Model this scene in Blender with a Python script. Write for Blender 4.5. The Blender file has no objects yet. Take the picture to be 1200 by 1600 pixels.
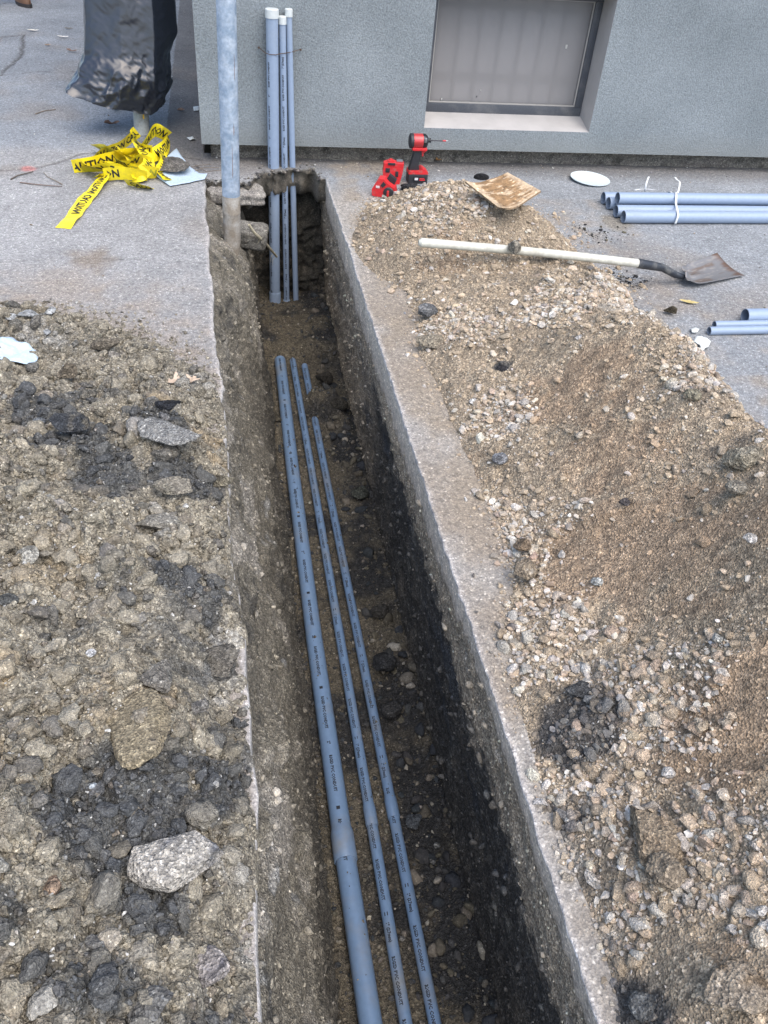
import bpy, bmesh, math, random
import numpy as np
from mathutils import Vector, Matrix
S = bpy.context.scene
COL = S.collection
random.seed(7)
RNG = np.random.default_rng(11)

# ------------------------------------------------------------------ camera
F = 1290.0; PITCH, ROLL, YAW = [math.radians(a) for a in (40.19, 5.43, 13.03)]; CH = 1.5
_fw = np.array([math.sin(YAW)*math.cos(PITCH), math.cos(YAW)*math.cos(PITCH), -math.sin(PITCH)])
_r = np.array([math.cos(YAW), -math.sin(YAW), 0.0]); _u = np.cross(_r, _fw)
_R = math.cos(ROLL)*_r + math.sin(ROLL)*_u
_U = -math.sin(ROLL)*_r + math.cos(ROLL)*_u
CAM = np.array([0.0, 0.0, CH])
cd = bpy.data.cameras.new('camera'); cam = bpy.data.objects.new('camera', cd); COL.objects.link(cam)
cd.sensor_fit = 'VERTICAL'; cd.sensor_height = 24.0; cd.lens = F/1600.0*24.0
cd.clip_start = 0.02; cd.clip_end = 400
M = Matrix([[_R[0], _U[0], -_fw[0], 0.0], [_R[1], _U[1], -_fw[1], 0.0], [_R[2], _U[2], -_fw[2], CH], [0, 0, 0, 1]])
cam.matrix_world = M
S.camera = cam

# ------------------------------------------------------------------ light
SUN_EL, SUN_AZ = math.radians(60), math.radians(158)      # azimuth from +Y, clockwise
w = bpy.data.worlds.new('World'); S.world = w; w.use_nodes = True
nt = w.node_tree; bgn = nt.nodes['Background']
sky = nt.nodes.new('ShaderNodeTexSky'); sky.sky_type = 'NISHITA'; sky.sun_disc = False
sky.sun_elevation = SUN_EL; sky.sun_rotation = SUN_AZ; sky.air_density = 1.0; sky.dust_density = 2.5; sky.ozone_density = 1.0
nt.links.new(sky.outputs[0], bgn.inputs[0]); bgn.inputs[1].default_value = 0.15
sl = bpy.data.lights.new('sun', 'SUN'); sl.energy = 1.35; sl.angle = math.radians(68); sl.color = (1.0, 0.93, 0.84)
so = bpy.data.objects.new('sun', sl); COL.objects.link(so)
sd = Vector((math.sin(SUN_AZ)*math.cos(SUN_EL), math.cos(SUN_AZ)*math.cos(SUN_EL), math.sin(SUN_EL)))
so.rotation_euler = sd.to_track_quat('Z', 'Y').to_euler(); so.location = (0, -4, 8)
S.view_settings.view_transform = 'Standard'; S.view_settings.look = 'None'
S.view_settings.gamma = 1; S.view_settings.use_curve_mapping = False
S.view_settings.exposure = 1.2

# ------------------------------------------------------------------ pixel -> place helpers (photo pixels 1200x1600)
def ray(x, y): return _fw + (x-600)/F*_R - (y-800)/F*_U
def at(x, y, z=0.0): q = ray(x, y); return CAM + q*((z-CH)/q[2])
def aty(x, y, Y): q = ray(x, y); return CAM + q*(Y/q[1])
def pxm(p): return F/max(0.3, float((np.array(p)-CAM) @ _fw))       # photo pixels per metre there
def project(P):
    d = P-CAM; z = d@_fw
    return 600+F*(d@_R)/z, 800-F*(d@_U)/z, z

# ------------------------------------------------------------------ noise
def _h(ix, iy, iz, seed):
    n = (ix.astype(np.int64)*73856093) ^ (iy.astype(np.int64)*19349663) ^ (iz.astype(np.int64)*83492791) ^ (seed*2654435761)
    n = (n ^ (n >> 13)) * 1274126177 & 0x7fffffff
    n = (n ^ (n >> 15)) * 2246822519 & 0x7fffffff
    return ((n ^ (n >> 11)) & 0xffffff)/float(0xffffff)
def vn2(x, y, seed=0):
    ix = np.floor(x); iy = np.floor(y); fx = x-ix; fy = y-iy
    fx = fx*fx*fx*(fx*(fx*6-15)+10); fy = fy*fy*fy*(fy*(fy*6-15)+10)
    z = np.zeros_like(ix)
    a = _h(ix, iy, z, seed); b = _h(ix+1, iy, z, seed); c = _h(ix, iy+1, z, seed); d = _h(ix+1, iy+1, z, seed)
    return (a+(b-a)*fx+(c-a)*fy+(a-b-c+d)*fx*fy)*2-1
def vn3(x, y, z, seed=0):
    iz = np.floor(z); fz = z-iz; fz = fz*fz*(3-2*fz)
    ix = np.floor(x); iy = np.floor(y); fx = x-ix; fy = y-iy; fx = fx*fx*(3-2*fx); fy = fy*fy*(3-2*fy)
    def L(k):
        a = _h(ix, iy, k, seed); b = _h(ix+1, iy, k, seed); c = _h(ix, iy+1, k, seed); d = _h(ix+1, iy+1, k, seed)
        return a+(b-a)*fx+(c-a)*fy+(a-b-c+d)*fx*fy
    a = L(iz); b = L(iz+1)
    return (a+(b-a)*fz)*2-1
def fbm2(x, y, sc, oct=4, seed=0, g=0.5):
    r = 0; a = 1; t = 0
    c, s = math.cos(0.6), math.sin(0.6)
    X, Y = x*sc, y*sc
    for i in range(oct):
        r = r+a*vn2(X, Y, seed+i*17); t += a; a *= g
        X, Y = (X*c-Y*s)*2.03+5.1, (X*s+Y*c)*2.03+1.7
    return r/t
def fbm3(x, y, z, sc, oct=3, seed=0, g=0.5):
    r = 0; a = 1; t = 0; s = sc
    for i in range(oct):
        r = r+a*vn3(x*s+i*3.1, y*s+i*1.7, z*s, seed+i*17); t += a; a *= g; s *= 2.07
    return r/t
def lumps(x, y, cell, seed, rmin=0.2, rmax=0.65, dens=1.0, poly=True):
    """height (in metres) of half buried lumps, one per jittered cell, and a random number of the lump on top"""
    wq = .0016/cell+.10
    X, Y = x/cell+wq*fbm2(x, y, 2.2/cell, 3, seed+50), y/cell+wq*fbm2(x+9, y, 2.2/cell, 3, seed+51)
    ix, iy = np.floor(X), np.floor(Y); z = np.zeros_like(ix)
    best = np.zeros_like(X); idv = np.zeros_like(X)
    for dx in (-1, 0, 1):
        for dy in (-1, 0, 1):
            cx, cy = ix+dx, iy+dy
            px = cx+_h(cx, cy, z, seed); py = cy+_h(cx, cy, z+1, seed)
            q = _h(cx, cy, z+2, seed); R = rmin+(rmax-rmin)*q*q
            R = np.where(_h(cx, cy, z+4, seed) < dens, R, 1e-3)
            an = _h(cx, cy, z+3, seed)*3.14; ux = X-px; uy = Y-py
            a = ux*np.cos(an)+uy*np.sin(an); b = (-ux*np.sin(an)+uy*np.cos(an))*1.35
            if poly:
                k1 = _h(cx, cy, z+7, seed)*.5+.6; k2 = _h(cx, cy, z+8, seed)*.5+.6
                dd = np.maximum(np.maximum(np.maximum(a, -a*k1), np.maximum(b*1.1, -b*k2)), np.maximum((a+b)*.66, np.maximum((a-b)*.62, np.maximum((-a-b)*.7*k2, (b-a)*.7*k1))))/R
                tl = 1+(a*(k1-.85)+b*(k2-.85))*1.6/R
                h = np.minimum(np.clip(1-dd, 0, 1)*1.9, np.clip(tl, .3, 1.5)*.75)*R*cell*0.62
            else:
                d = np.clip(1-(a*a+b*b)/(R*R), 0, 1); h = np.power(d, 0.42)*R*cell*0.62
            m = h > best; best = np.where(m, h, best); idv = np.where(m, _h(cx, cy, z+5, seed), idv)
    return best, idv
def sstep(a, b, x): t = np.clip((x-a)/(b-a), 0, 1); return t*t*(3-2*t)
def mixc(c, d, m): return c*(1-m[..., None])+np.asarray(d)*m[..., None]

# ------------------------------------------------------------------ object helpers
def tag(o, label=None, cat=None, group=None, kind=None):
    if label: o['label'] = label
    if cat: o['category'] = cat
    if group: o['group'] = group
    if kind: o['kind'] = kind
    return o
def link(o, parent=None):
    COL.objects.link(o)
    if parent is not None: o.parent = parent
    return o
def empty(name, loc=(0, 0, 0), label=None, cat=None, group=None):
    o = bpy.data.objects.new(name, None); o.location = tuple(loc); o.empty_display_size = 0.1
    link(o); return tag(o, label, cat, group)
def setcol(me, col):
    a = me.color_attributes.new('Col', 'FLOAT_COLOR', 'POINT')
    c = np.ones((len(me.vertices), 4), np.float32); c[:, :3] = col
    a.data.foreach_set('color', c.ravel())
def npmesh(name, V, Fc, col=None, smooth=True):
    V = np.asarray(V, np.float32); Fc = np.asarray(Fc, np.int32); k = Fc.shape[1]
    me = bpy.data.meshes.new(name)
    me.vertices.add(len(V)); me.vertices.foreach_set('co', V.ravel())
    me.loops.add(Fc.size); me.loops.foreach_set('vertex_index', Fc.ravel())
    me.polygons.add(len(Fc)); me.polygons.foreach_set('loop_start', np.arange(0, Fc.size, k, dtype=np.int32))
    me.update(calc_edges=True)
    me.polygons.foreach_set('use_smooth', np.full(len(Fc), smooth, dtype=bool))
    if col is not None: setcol(me, col)
    me.validate(); return me
def mobj(name, me, m, parent=None, world=True):
    o = bpy.data.objects.new(name, me); me.name = name
    if m is not None:
        me.materials.clear(); me.materials.append(m)
    link(o, parent)
    if parent is not None and world: o.matrix_parent_inverse = Matrix.Translation(-parent.location)
    return o
def gridfaces(n, m):
    i = np.arange(n*m).reshape(n, m)
    return np.stack([i[:-1, :-1], i[:-1, 1:], i[1:, 1:], i[1:, :-1]], -1).reshape(-1, 4)
class B:
    """collects simple shapes into one bmesh"""
    def __init__(s): s.bm = bmesh.new()
    def mesh(s, name, m, parent=None, bevel=0, smooth=True, segs=2, world=True):
        if bevel:
            bmesh.ops.bevel(s.bm, geom=[e for e in s.bm.edges if len(e.link_faces) == 2 and e.calc_face_angle(0) > 0.5],
                            offset=bevel, segments=segs, affect='EDGES', profile=0.6, clamp_overlap=True)
        bmesh.ops.recalc_face_normals(s.bm, faces=s.bm.faces)
        me = bpy.data.meshes.new(name); s.bm.to_mesh(me); s.bm.free()
        if smooth:
            for p in me.polygons: p.use_smooth = True
            try: me.set_sharp_from_angle(angle=math.radians(38))
            except Exception: pass
        return mobj(name, me, m, parent, world)
    def box(s, lo, hi, mat=None):
        lo = Vector(lo); hi = Vector(hi)
        r = bmesh.ops.create_cube(s.bm, size=1.0)['verts']
        for v in r:
            v.co = Vector(((lo.x+hi.x)/2+v.co.x*(hi.x-lo.x), (lo.y+hi.y)/2+v.co.y*(hi.y-lo.y), (lo.z+hi.z)/2+v.co.z*(hi.z-lo.z)))
            if mat is not None: v.co = mat @ v.co
        return r
    def lathe(s, a, b, prof, seg=24, close=False):
        """prof = [(radius, distance along a->b)]"""
        a = Vector(a); ax = (Vector(b)-a).normalized()
        n = ax.orthogonal().normalized(); c = ax.cross(n); rings = []
        for r, d in prof:
            rings.append([s.bm.verts.new(a+ax*d+(n*math.cos(t)+c*math.sin(t))*r) for t in [2*math.pi*i/seg for i in range(seg)]])
        for A, D in zip(rings, rings[1:]):
            for i in range(seg): s.bm.faces.new((A[i], A[(i+1) % seg], D[(i+1) % seg], D[i]))
        if close:
            s.bm.faces.new(rings[0][::-1]); s.bm.faces.new(rings[-1])
        return s
    def tube(s, pts, rad, seg=8, caps=True, flat=1.0):
        P = [Vector(p) for p in pts]; n = len(P); rad = rad if hasattr(rad, '__len__') else [rad]*n
        up = Vector((0, 0, 1)); rings = []
        for i, p in enumerate(P):
            t = (P[min(i+1, n-1)]-P[max(i-1, 0)]).normalized()
            sd_ = t.cross(up)
            if sd_.length < 1e-3: sd_ = t.cross(Vector((0, 1, 0)))
            sd_.normalize(); u2 = sd_.cross(t)
            rings.append([s.bm.verts.new(p+(sd_*math.cos(k)+u2*math.sin(k)*flat)*rad[i]) for k in [2*math.pi*j/seg for j in range(seg)]])
        for A, D in zip(rings, rings[1:]):
            for i in range(seg): s.bm.faces.new((A[i], A[(i+1) % seg], D[(i+1) % seg], D[i]))
        if caps: s.bm.faces.new(rings[0][::-1]); s.bm.faces.new(rings[-1])
        return s
    def prism(s, poly, d, mat):
        """poly: 2D outline, extruded by d, placed by matrix"""
        A = [s.bm.verts.new(mat @ Vector((x, y, 0))) for x, y in poly]; D = [s.bm.verts.new(mat @ Vector((x, y, d))) for x, y in poly]
        s.bm.faces.new(A[::-1]); s.bm.faces.new(D)
        n = len(A)
        for i in range(n): s.bm.faces.new((A[i], A[(i+1) % n], D[(i+1) % n], D[i]))
        return s

# ------------------------------------------------------------------ materials
class NT:
    def __init__(s, name):
        s.m = bpy.data.materials.new(name); s.m.use_nodes = True; s.t = s.m.node_tree; s.b = s.t.nodes['Principled BSDF']
    def n(s, typ, **kw):
        o = s.t.nodes.new(typ)
        for k, v in kw.items():
            if k.startswith('i_'): o.inputs[k[2:].replace('_', ' ')].default_value = v
            else: setattr(o, k, v)
        return o
    def l(s, a, b): s.t.links.new(a, b)
    def mix(s, fac, a, b, mode='MIX'):
        o = s.n('ShaderNodeMix', data_type='RGBA', blend_type=mode)
        for k, v in ((0, fac), (6, a), (7, b)):
            if hasattr(v, 'links'): s.l(v, o.inputs[k])
            else: o.inputs[k].default_value = v if k == 0 else (tuple(v)+(1,))[:4]
        return o.outputs[2]
    def ramp(s, src, stops):
        o = s.n('ShaderNodeValToRGB'); e = o.color_ramp.elements
        while len(e) > 1: e.remove(e[-1])
        e[0].position = stops[0][0]; e[0].color = tuple(stops[0][1])+(1,)
        for p, c in stops[1:]:
            k = e.new(p); k.color = tuple(c)+(1,)
        s.l(src, o.inputs[0]); return o.outputs[0]
    def bump(s, hs, dist=0.002, strength=1.0, prev=None):
        o = s.n('ShaderNodeBump'); o.inputs['Strength'].default_value = strength; o.inputs['Distance'].default_value = dist
        s.l(hs, o.inputs['Height'])
        if prev is not None: s.l(prev, o.inputs['Normal'])
        return o.outputs[0]
def earth_mat(name, grain=260, lo=0.62, hi=1.38, bd=0.0035, objcol=False, rough=0.95):
    t = NT(name); gm = t.n('ShaderNodeNewGeometry')
    pos = gm.outputs['Position']
    if objcol:
        oi = t.n('ShaderNodeObjectInfo'); base = oi.outputs['Color']
    else:
        base = t.n('ShaderNodeAttribute', attribute_name='Col').outputs['Color']
    vo = t.n('ShaderNodeTexVoronoi', feature='F1'); vo.inputs['Scale'].default_value = grain; t.l(pos, vo.inputs['Vector'])
    sep = t.n('ShaderNodeSeparateColor'); t.l(vo.outputs['Color'], sep.inputs[0])
    r1 = t.ramp(sep.outputs[0], [(0, (lo, lo, lo)), (0.8, (1.05, 1.04, 1.02)), (1, (hi, hi, hi*0.99))])
    no = t.n('ShaderNodeTexNoise'); no.inputs['Scale'].default_value = grain*0.22; no.inputs['Detail'].default_value = 6; no.inputs['Roughness'].default_value = 0.65; t.l(pos, no.inputs['Vector'])
    r2 = t.ramp(no.outputs[0], [(0.3, (0.62, 0.62, 0.63)), (0.5, (1, 1, 1)), (0.72, (1.32, 1.3, 1.25))])
    c = t.mix(1.0, base, r1, 'MULTIPLY'); c = t.mix(1.0, c, r2, 'MULTIPLY')
    # pale specks
    vo2 = t.n('ShaderNodeTexVoronoi', feature='F1'); vo2.inputs['Scale'].default_value = grain*0.5; t.l(pos, vo2.inputs['Vector'])
    sp2 = t.n('ShaderNodeSeparateColor'); t.l(vo2.outputs['Color'], sp2.inputs[0])
    k = t.ramp(sp2.outputs[1], [(0.80, (0, 0, 0)), (0.86, (1, 1, 1))])
    d2 = t.ramp(vo2.outputs['Distance'], [(0.25, (1, 1, 1)), (0.5, (0, 0, 0))])
    km = t.mix(1.0, k, d2, 'MULTIPLY')
    c2 = t.mix(1.0, c, (1.75, 1.76, 1.76), 'MULTIPLY')
    c = t.mix(km, c, c2)
    t.l(c, t.b.inputs['Base Color']); t.b.inputs['Roughness'].default_value = rough
    t.b.inputs['Specular IOR Level'].default_value = 0.25
    b1 = t.bump(no.outputs[0], bd*2.2, 1.0); b2 = t.bump(vo.outputs['Distance'], bd, 0.9, b1)
    t.l(b2, t.b.inputs['Normal']); return t.m
def pbr(name, col, rough=0.5, metal=0.0, nscale=0, namt=0.15, bump=0, bscale=None, spec=0.5):
    t = NT(name); t.b.inputs['Roughness'].default_value = rough; t.b.inputs['Metallic'].default_value = metal
    t.b.inputs['Specular IOR Level'].default_value = spec
    if nscale:
        tc = t.n('ShaderNodeTexCoord'); no = t.n('ShaderNodeTexNoise'); no.inputs['Scale'].default_value = nscale; no.inputs['Detail'].default_value = 5
        t.l(tc.outputs['Object'], no.inputs['Vector'])
        a = tuple(x*(1-namt) for x in col); b = tuple(min(1, x*(1+namt)) for x in col)
        t.l(t.ramp(no.outputs[0], [(0.3, a), (0.7, b)]), t.b.inputs['Base Color'])
        if bump:
            n2 = t.n('ShaderNodeTexNoise'); n2.inputs['Scale'].default_value = bscale or nscale*3; n2.inputs['Detail'].default_value = 4; t.l(tc.outputs['Object'], n2.inputs['Vector'])
            t.l(t.bump(n2.outputs[0], bump), t.b.inputs['Normal'])
    else:
        t.b.inputs['Base Color'].default_value = tuple(col)+(1,)
    return t.m
def dusty(name, col, dust, scale=14, lo=0.45, hi=0.62, rough=0.4, bump=0.0, bscale=60, metal=0.0, fine=140, famt=0.7):
    """a colour with an uneven coat of dirt"""
    t = NT(name); tc = t.n('ShaderNodeTexCoord')
    no = t.n('ShaderNodeTexNoise'); no.inputs['Scale'].default_value = scale; no.inputs['Detail'].default_value = 9; no.inputs['Roughness'].default_value = 0.62
    t.l(tc.outputs['Object'], no.inputs['Vector'])
    m = t.ramp(no.outputs[0], [(lo, (0, 0, 0)), (hi, (1, 1, 1))])
    n2 = t.n('ShaderNodeTexNoise'); n2.inputs['Scale'].default_value = fine; n2.inputs['Detail'].default_value = 4; t.l(tc.outputs['Object'], n2.inputs['Vector'])
    v = t.ramp(n2.outputs[0], [(0.3, (0.8, 0.8, 0.8)), (0.7, (1.2, 1.2, 1.2))])
    c = t.mix(m, col, dust); c = t.mix(famt, c, v, 'MULTIPLY')
    t.l(c, t.b.inputs['Base Color']); t.b.inputs['Metallic'].default_value = metal
    r = t.n('ShaderNodeMapRange'); r.inputs[3].default_value = rough; r.inputs[4].default_value = min(1, rough+0.4); t.l(m, r.inputs[0]); t.l(r.outputs[0], t.b.inputs['Roughness'])
    if bump:
        n3 = t.n('ShaderNodeTexNoise'); n3.inputs['Scale'].default_value = bscale; n3.inputs['Detail'].default_value = 6; t.l(tc.outputs['Object'], n3.inputs['Vector'])
        t.l(t.bump(n3.outputs[0], bump), t.b.inputs['Normal'])
    return t.m
def stucco_mat():
    t = NT('stucco'); tc = t.n('ShaderNodeTexCoord')
    no = t.n('ShaderNodeTexNoise'); no.inputs['Scale'].default_value = 130; no.inputs['Detail'].default_value = 5; no.inputs['Roughness'].default_value = 0.7; t.l(tc.outputs['Object'], no.inputs['Vector'])
    big = t.n('ShaderNodeTexNoise'); big.inputs['Scale'].default_value = 2.2; big.inputs['Detail'].default_value = 5; t.l(tc.outputs['Object'], big.inputs['Vector'])
    a = t.ramp(big.outputs[0], [(0.3, (0.175, 0.202, 0.214)), (0.7, (0.245, 0.277, 0.292))])
    f = t.ramp(no.outputs[0], [(0.32, (0.62, 0.63, 0.65)), (0.68, (1.3, 1.3, 1.3))])
    c = t.mix(1.0, a, f, 'MULTIPLY')
    # splash dirt low on the wall
    g = t.n('ShaderNodeNewGeometry'); sx = t.n('ShaderNodeSeparateXYZ'); t.l(g.outputs['Position'], sx.inputs[0])
    ad = t.n('ShaderNodeMath', operation='MULTIPLY_ADD'); ad.inputs[1].default_value = -0.12; t.l(big.outputs[0], ad.inputs[0]); t.l(sx.outputs[2], ad.inputs[2])
    m = t.ramp(ad.outputs[0], [(0.03, (0.55, 0.55, 0.55)), (0.16, (0, 0, 0))])
    c = t.mix(m, c, (0.2, 0.21, 0.2))
    t.l(c, t.b.inputs['Base Color']); t.b.inputs['Roughness'].default_value = 0.9
    t.l(t.bump(no.outputs[0], 0.006), t.b.inputs['Normal']); return t.m

M_EARTH = earth_mat('earth', grain=230, lo=0.5, hi=1.5, bd=0.005)
M_GRAVEL = earth_mat('gravel_stone', grain=420, lo=0.85, hi=1.12, bd=0.0012)
M_GROUND = earth_mat('old_asphalt', grain=250, lo=0.7, hi=1.28, bd=0.0016, rough=0.88)
M_ROCK = earth_mat('loose_rock', grain=300, lo=0.7, hi=1.25, bd=0.003, objcol=True)
M_STUCCO = stucco_mat()
M_PVC = dusty('grey_pvc', (0.235, 0.305, 0.415), (0.255, 0.31, 0.385), scale=5, lo=0.5, hi=0.9, rough=0.36, fine=60, famt=0.2)
M_PVCD = dusty('grey_pvc_shaded_dirty', (0.145, 0.225, 0.35), (0.20, 0.21, 0.215), scale=7, lo=0.5, hi=0.78, rough=0.36, fine=60, famt=0.3)  # trench shade put into the darker blue base, under a real dirt coat
M_PVCI = pbr('pvc_inside', (0.16, 0.2, 0.26), 0.6)
M_CAP = pbr('white_pvc', (0.52, 0.56, 0.56), 0.45, nscale=40, namt=0.07)
M_INK = pbr('black_ink', (0.012, 0.014, 0.02), 0.6)
M_WIRE = pbr('rusty_wire', (0.09, 0.06, 0.045), 0.7, 0.3, nscale=60)

# ------------------------------------------------------------------ scalar fields of the two spoil heaps
def tps(pts):
    P = np.array([p[:2] for p in pts]); z = np.array([p[2] for p in pts]); n = len(P)
    d = np.linalg.norm(P[:, None]-P[None], axis=2); K = np.where(d > 0, d*d*np.log(d+1e-12), 0)+np.eye(n)*0.004
    A = np.zeros((n+3, n+3)); A[:n, :n] = K; A[:n, n] = 1; A[:n, n+1:] = P; A[n, :n] = 1; A[n+1:, :n] = P.T
    wv = np.linalg.solve(A, np.concatenate([z, np.zeros(3)]))
    def f(x, y):
        sh = x.shape; x = x.ravel(); y = y.ravel(); r = wv[n]+wv[n+1]*x+wv[n+2]*y
        for i in range(n):
            dd = (x-P[i, 0])**2+(y-P[i, 1])**2; r = r+wv[i]*0.5*dd*np.log(dd+1e-12)
        return r.reshape(sh)
    return f
def cp(lst, wl=()): return [tuple(at(a, b, c)[:2])+(c,) for a, b, c in lst]+list(wl)
right_pts = cp([(562, 345, 0), (552, 385, 0), (590, 430, 0), (640, 458, 0), (655, 490, 0), (652, 550, 0), (684, 600, 0), (705, 660, 0),
    (740, 730, 0), (765, 790, 0), (795, 860, 0), (800, 920, 0), (800, 1000, 0), (806, 1080, 0), (832, 1160, 0), (860, 1250, 0), (895, 1350, 0), (935, 1450, 0), (975, 1570, 0),
    (620, 305, .02), (660, 297, .08), (700, 288, .15), (735, 287, .25), (800, 310, .28), (835, 330, .25), (870, 366, .13), (905, 397, .11), (960, 440, .23), (1020, 490, .33), (1080, 545, .36), (1140, 610, .39), (1200, 668, .41),
    (660, 380, .12), (740, 400, .115), (820, 405, .115), (700, 450, .08), (800, 480, .14), (750, 560, .09), (880, 500, .22), (850, 600, .16), (800, 700, .08), (950, 600, .25), (1050, 650, .31), (1010, 560, .33), (940, 500, .25), (1130, 690, .34),
    (900, 750, .11), (1000, 760, .19), (1120, 760, .30), (880, 880, .07), (1000, 900, .15), (1130, 900, .28), (1200, 850, .37), (900, 1030, .05), (1020, 1050, .12), (1170, 1070, .25),
    (950, 1200, .05), (1080, 1220, .12), (1190, 1240, .2), (1000, 1370, .07), (1130, 1400, .15), (1060, 1540, .1), (1180, 1570, .17)],
    [(1.30, 4.12, 0), (1.05, 4.22, -.02), (1.55, 3.95, 0), (1.72, 3.65, -.02), (1.74, 3.3, -0.02), (1.84, 3.0, -.03), (1.92, 2.7, -0.05), (1.98, 2.35, -.05), (2.05, 2.0, -.04), (2.2, 1.6, -.02), (2.3, 1.0, 0), (2.2, .3, 0), (1.9, -.3, 0),
     (1.55, 1.2, .42), (1.5, .7, .36), (1.3, .3, .28), (1.75, 1.0, .34), (1.0, -.2, .14), (.65, -.1, 0), (.7, -.6, 0), (1.3, -.8, 0), (1.25, -.2, .15), (.4, 5.5, -.1), (3.2, 4.5, -.3), (3.3, 1.5, -.3), (2.5, -1.2, -.3), (0.6, -1.6, -.1)])
for a, b_, c in [(735, 287, .25), (800, 310, .28), (835, 330, .25), (905, 397, .11), (960, 440, .23), (1020, 490, .33), (1080, 545, .36), (1140, 610, .39), (1200, 668, .41)]:
    p = at(a, b_, c); dr_ = np.array([p[0], p[1]])/math.hypot(p[0], p[1]); sl = (CH-c)/math.hypot(p[0], p[1])
    for st in (.14, .30, .52):
        zq_ = c-st*(sl*1.0+.22)
        if zq_ > -.03: right_pts.append((p[0]+dr_[0]*st, p[1]+dr_[1]*st, max(zq_, 0)))
H_right = tps(right_pts)
left_pts = cp([(0, 478, 0), (60, 482, 0), (110, 494, 0), (160, 512, 0), (220, 532, 0), (280, 557, 0), (325, 590, 0), (343, 625, 0), (352, 740, .0), (360, 850, .01), (372, 960, .02), (380, 1080, .01), (388, 1250, .0), (396, 1400, 0.01), (400, 1590, 0),
    (0, 530, .05), (90, 540, .06), (180, 570, .06), (270, 600, .04), (20, 640, .12), (120, 660, .11), (220, 680, .1), (300, 700, .05), (0, 800, .18), (120, 800, .14), (220, 800, .11), (320, 820, .045),
    (60, 960, .19), (180, 980, .16), (290, 980, .1), (350, 1000, .045), (40, 1150, .21), (180, 1150, .17), (300, 1150, .09), (40, 1350, .2), (160, 1340, .12), (270, 1330, .1), (350, 1330, .05), (60, 1540, .2), (200, 1540, .13), (320, 1540, .07)],
    [(-1.0, 2.9, .03), (-1.3, 2.7, 0), (-1.1, 2.2, .15), (-1.7, 2.0, 0), (-1.2, 1.5, .22), (-1.1, .8, .25), (-1.9, 1.2, 0), (-1.8, .3, 0), (-.8, .3, .25), (-.4, .1, .14), (-.6, -.3, .1), (-.1, -.2, .0), (-.3, -.8, 0), (-1.2, -.6, 0), (-2.6, 1.5, -.3), (-1.0, -1.8, -.3), (-.6, 3.6, -.15), (0, 3.4, -.12)])
H_left = tps(left_pts)

def blobmask(x, y, bl, seed=3, soft=0.55):
    n = fbm2(x, y, 9, 3, seed)*0.55; m = np.zeros_like(x)
    for a, b, rpx, s in bl:
        p = at(a, b, 0.1); R = rpx/pxm(p); d = np.hypot(x-p[0], y-p[1])/R+n
        m = np.maximum(m, s*(1-sstep(soft*.7, 1.45, d)))
    f = .5+.9*fbm2(x, y, 26, 4, seed+40, .65)
    return sstep(.25, .75, m*1.15+(f-.5)*.9*(m > .02)*(1-np.abs(2*m-1)*.35))*np.clip(m*1.6, 0, 1)
R_DARK = [(905, 1115, 75, .85), (1000, 1555, 60, .85), (905, 1235, 40, .6), (783, 578, 16, .9), (960, 560, 30, .3), (990, 440, 30, .7), (815, 1150, 26, .6), (1095, 815, 30, .4), (1060, 740, 40, .35), (1150, 1555, 60, .3), (700, 430, 30, .3), (860, 410, 30, .5), (960, 1360, 40, .45), (1090, 1420, 40, .3)]
R_BROWN = [(1000, 880, 140, .9), (1120, 1180, 130, .9), (880, 640, 80, .7), (960, 760, 90, .6), (700, 400, 60, .5), (1170, 950, 90, .7), (1180, 1400, 70, .4), (800, 340, 60, .35), (940, 690, 60, .6), (1050, 1000, 60, .5), (740, 690, 40, .5), (1160, 1540, 80, .5), (1000, 640, 60, .3)]
R_PALE = [(1020, 560, 100, .55), (1120, 680, 110, .55), (860, 330, 50, .4), (880, 1300, 60, .6), (860, 1000, 60, .3), (930, 1420, 70, .4), (900, 460, 60, .3)]
R_GRAVEL = [(800, 790, 90, .9), (720, 500, 80, .7), (880, 960, 110, .9), (980, 1100, 120, 1), (960, 1240, 120, 1), (960, 1420, 90, .8), (1060, 1350, 120, .8), (870, 520, 80, .9), (980, 520, 90, 1), (700, 360, 110, .6), (1100, 690, 100, .9), (1150, 1480, 60, .6), (780, 640, 60, .8)]
L_DARK = [(175, 1320, 115, 1), (215, 1270, 90, .95), (250, 1230, 90, .9), (330, 1195, 60, .8), (60, 640, 60, .8), (120, 690, 70, .8), (160, 750, 70, .85), (250, 660, 60, .7), (290, 740, 60, .8), (20, 940, 40, .4), (210, 930, 60, .4), (240, 1430, 70, .8), (170, 1560, 90, .7), (300, 1000, 80, .5), (130, 620, 60, .5), (330, 1560, 70, .5), (340, 1120, 50, .6), (300, 930, 60, .7), (355, 1000, 40, .7), (330, 1240, 60, .75), (370, 1090, 30, .6), (40, 1480, 50, .5), (100, 1010, 50, .4)]
L_OCHRE = [(322, 655, 26, .8), (330, 690, 22, .8), (20, 1110, 55, .6), (75, 925, 80, .5), (215, 1140, 95, .6), (230, 1215, 60, .5), (90, 880, 60, .4), (250, 625, 24, .6), (190, 1420, 40, .35), (20, 1250, 60, .4), (40, 720, 40, .3)]
L_PALE = [(345, 960, 40, .7), (340, 1040, 40, .5), (375, 1150, 30, .6), (250, 810, 50, .4), (60, 500, 60, .5), (300, 570, 60, .4), (360, 1330, 40, .4), (350, 880, 40, .4), (380, 1450, 30, .5)]

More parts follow.
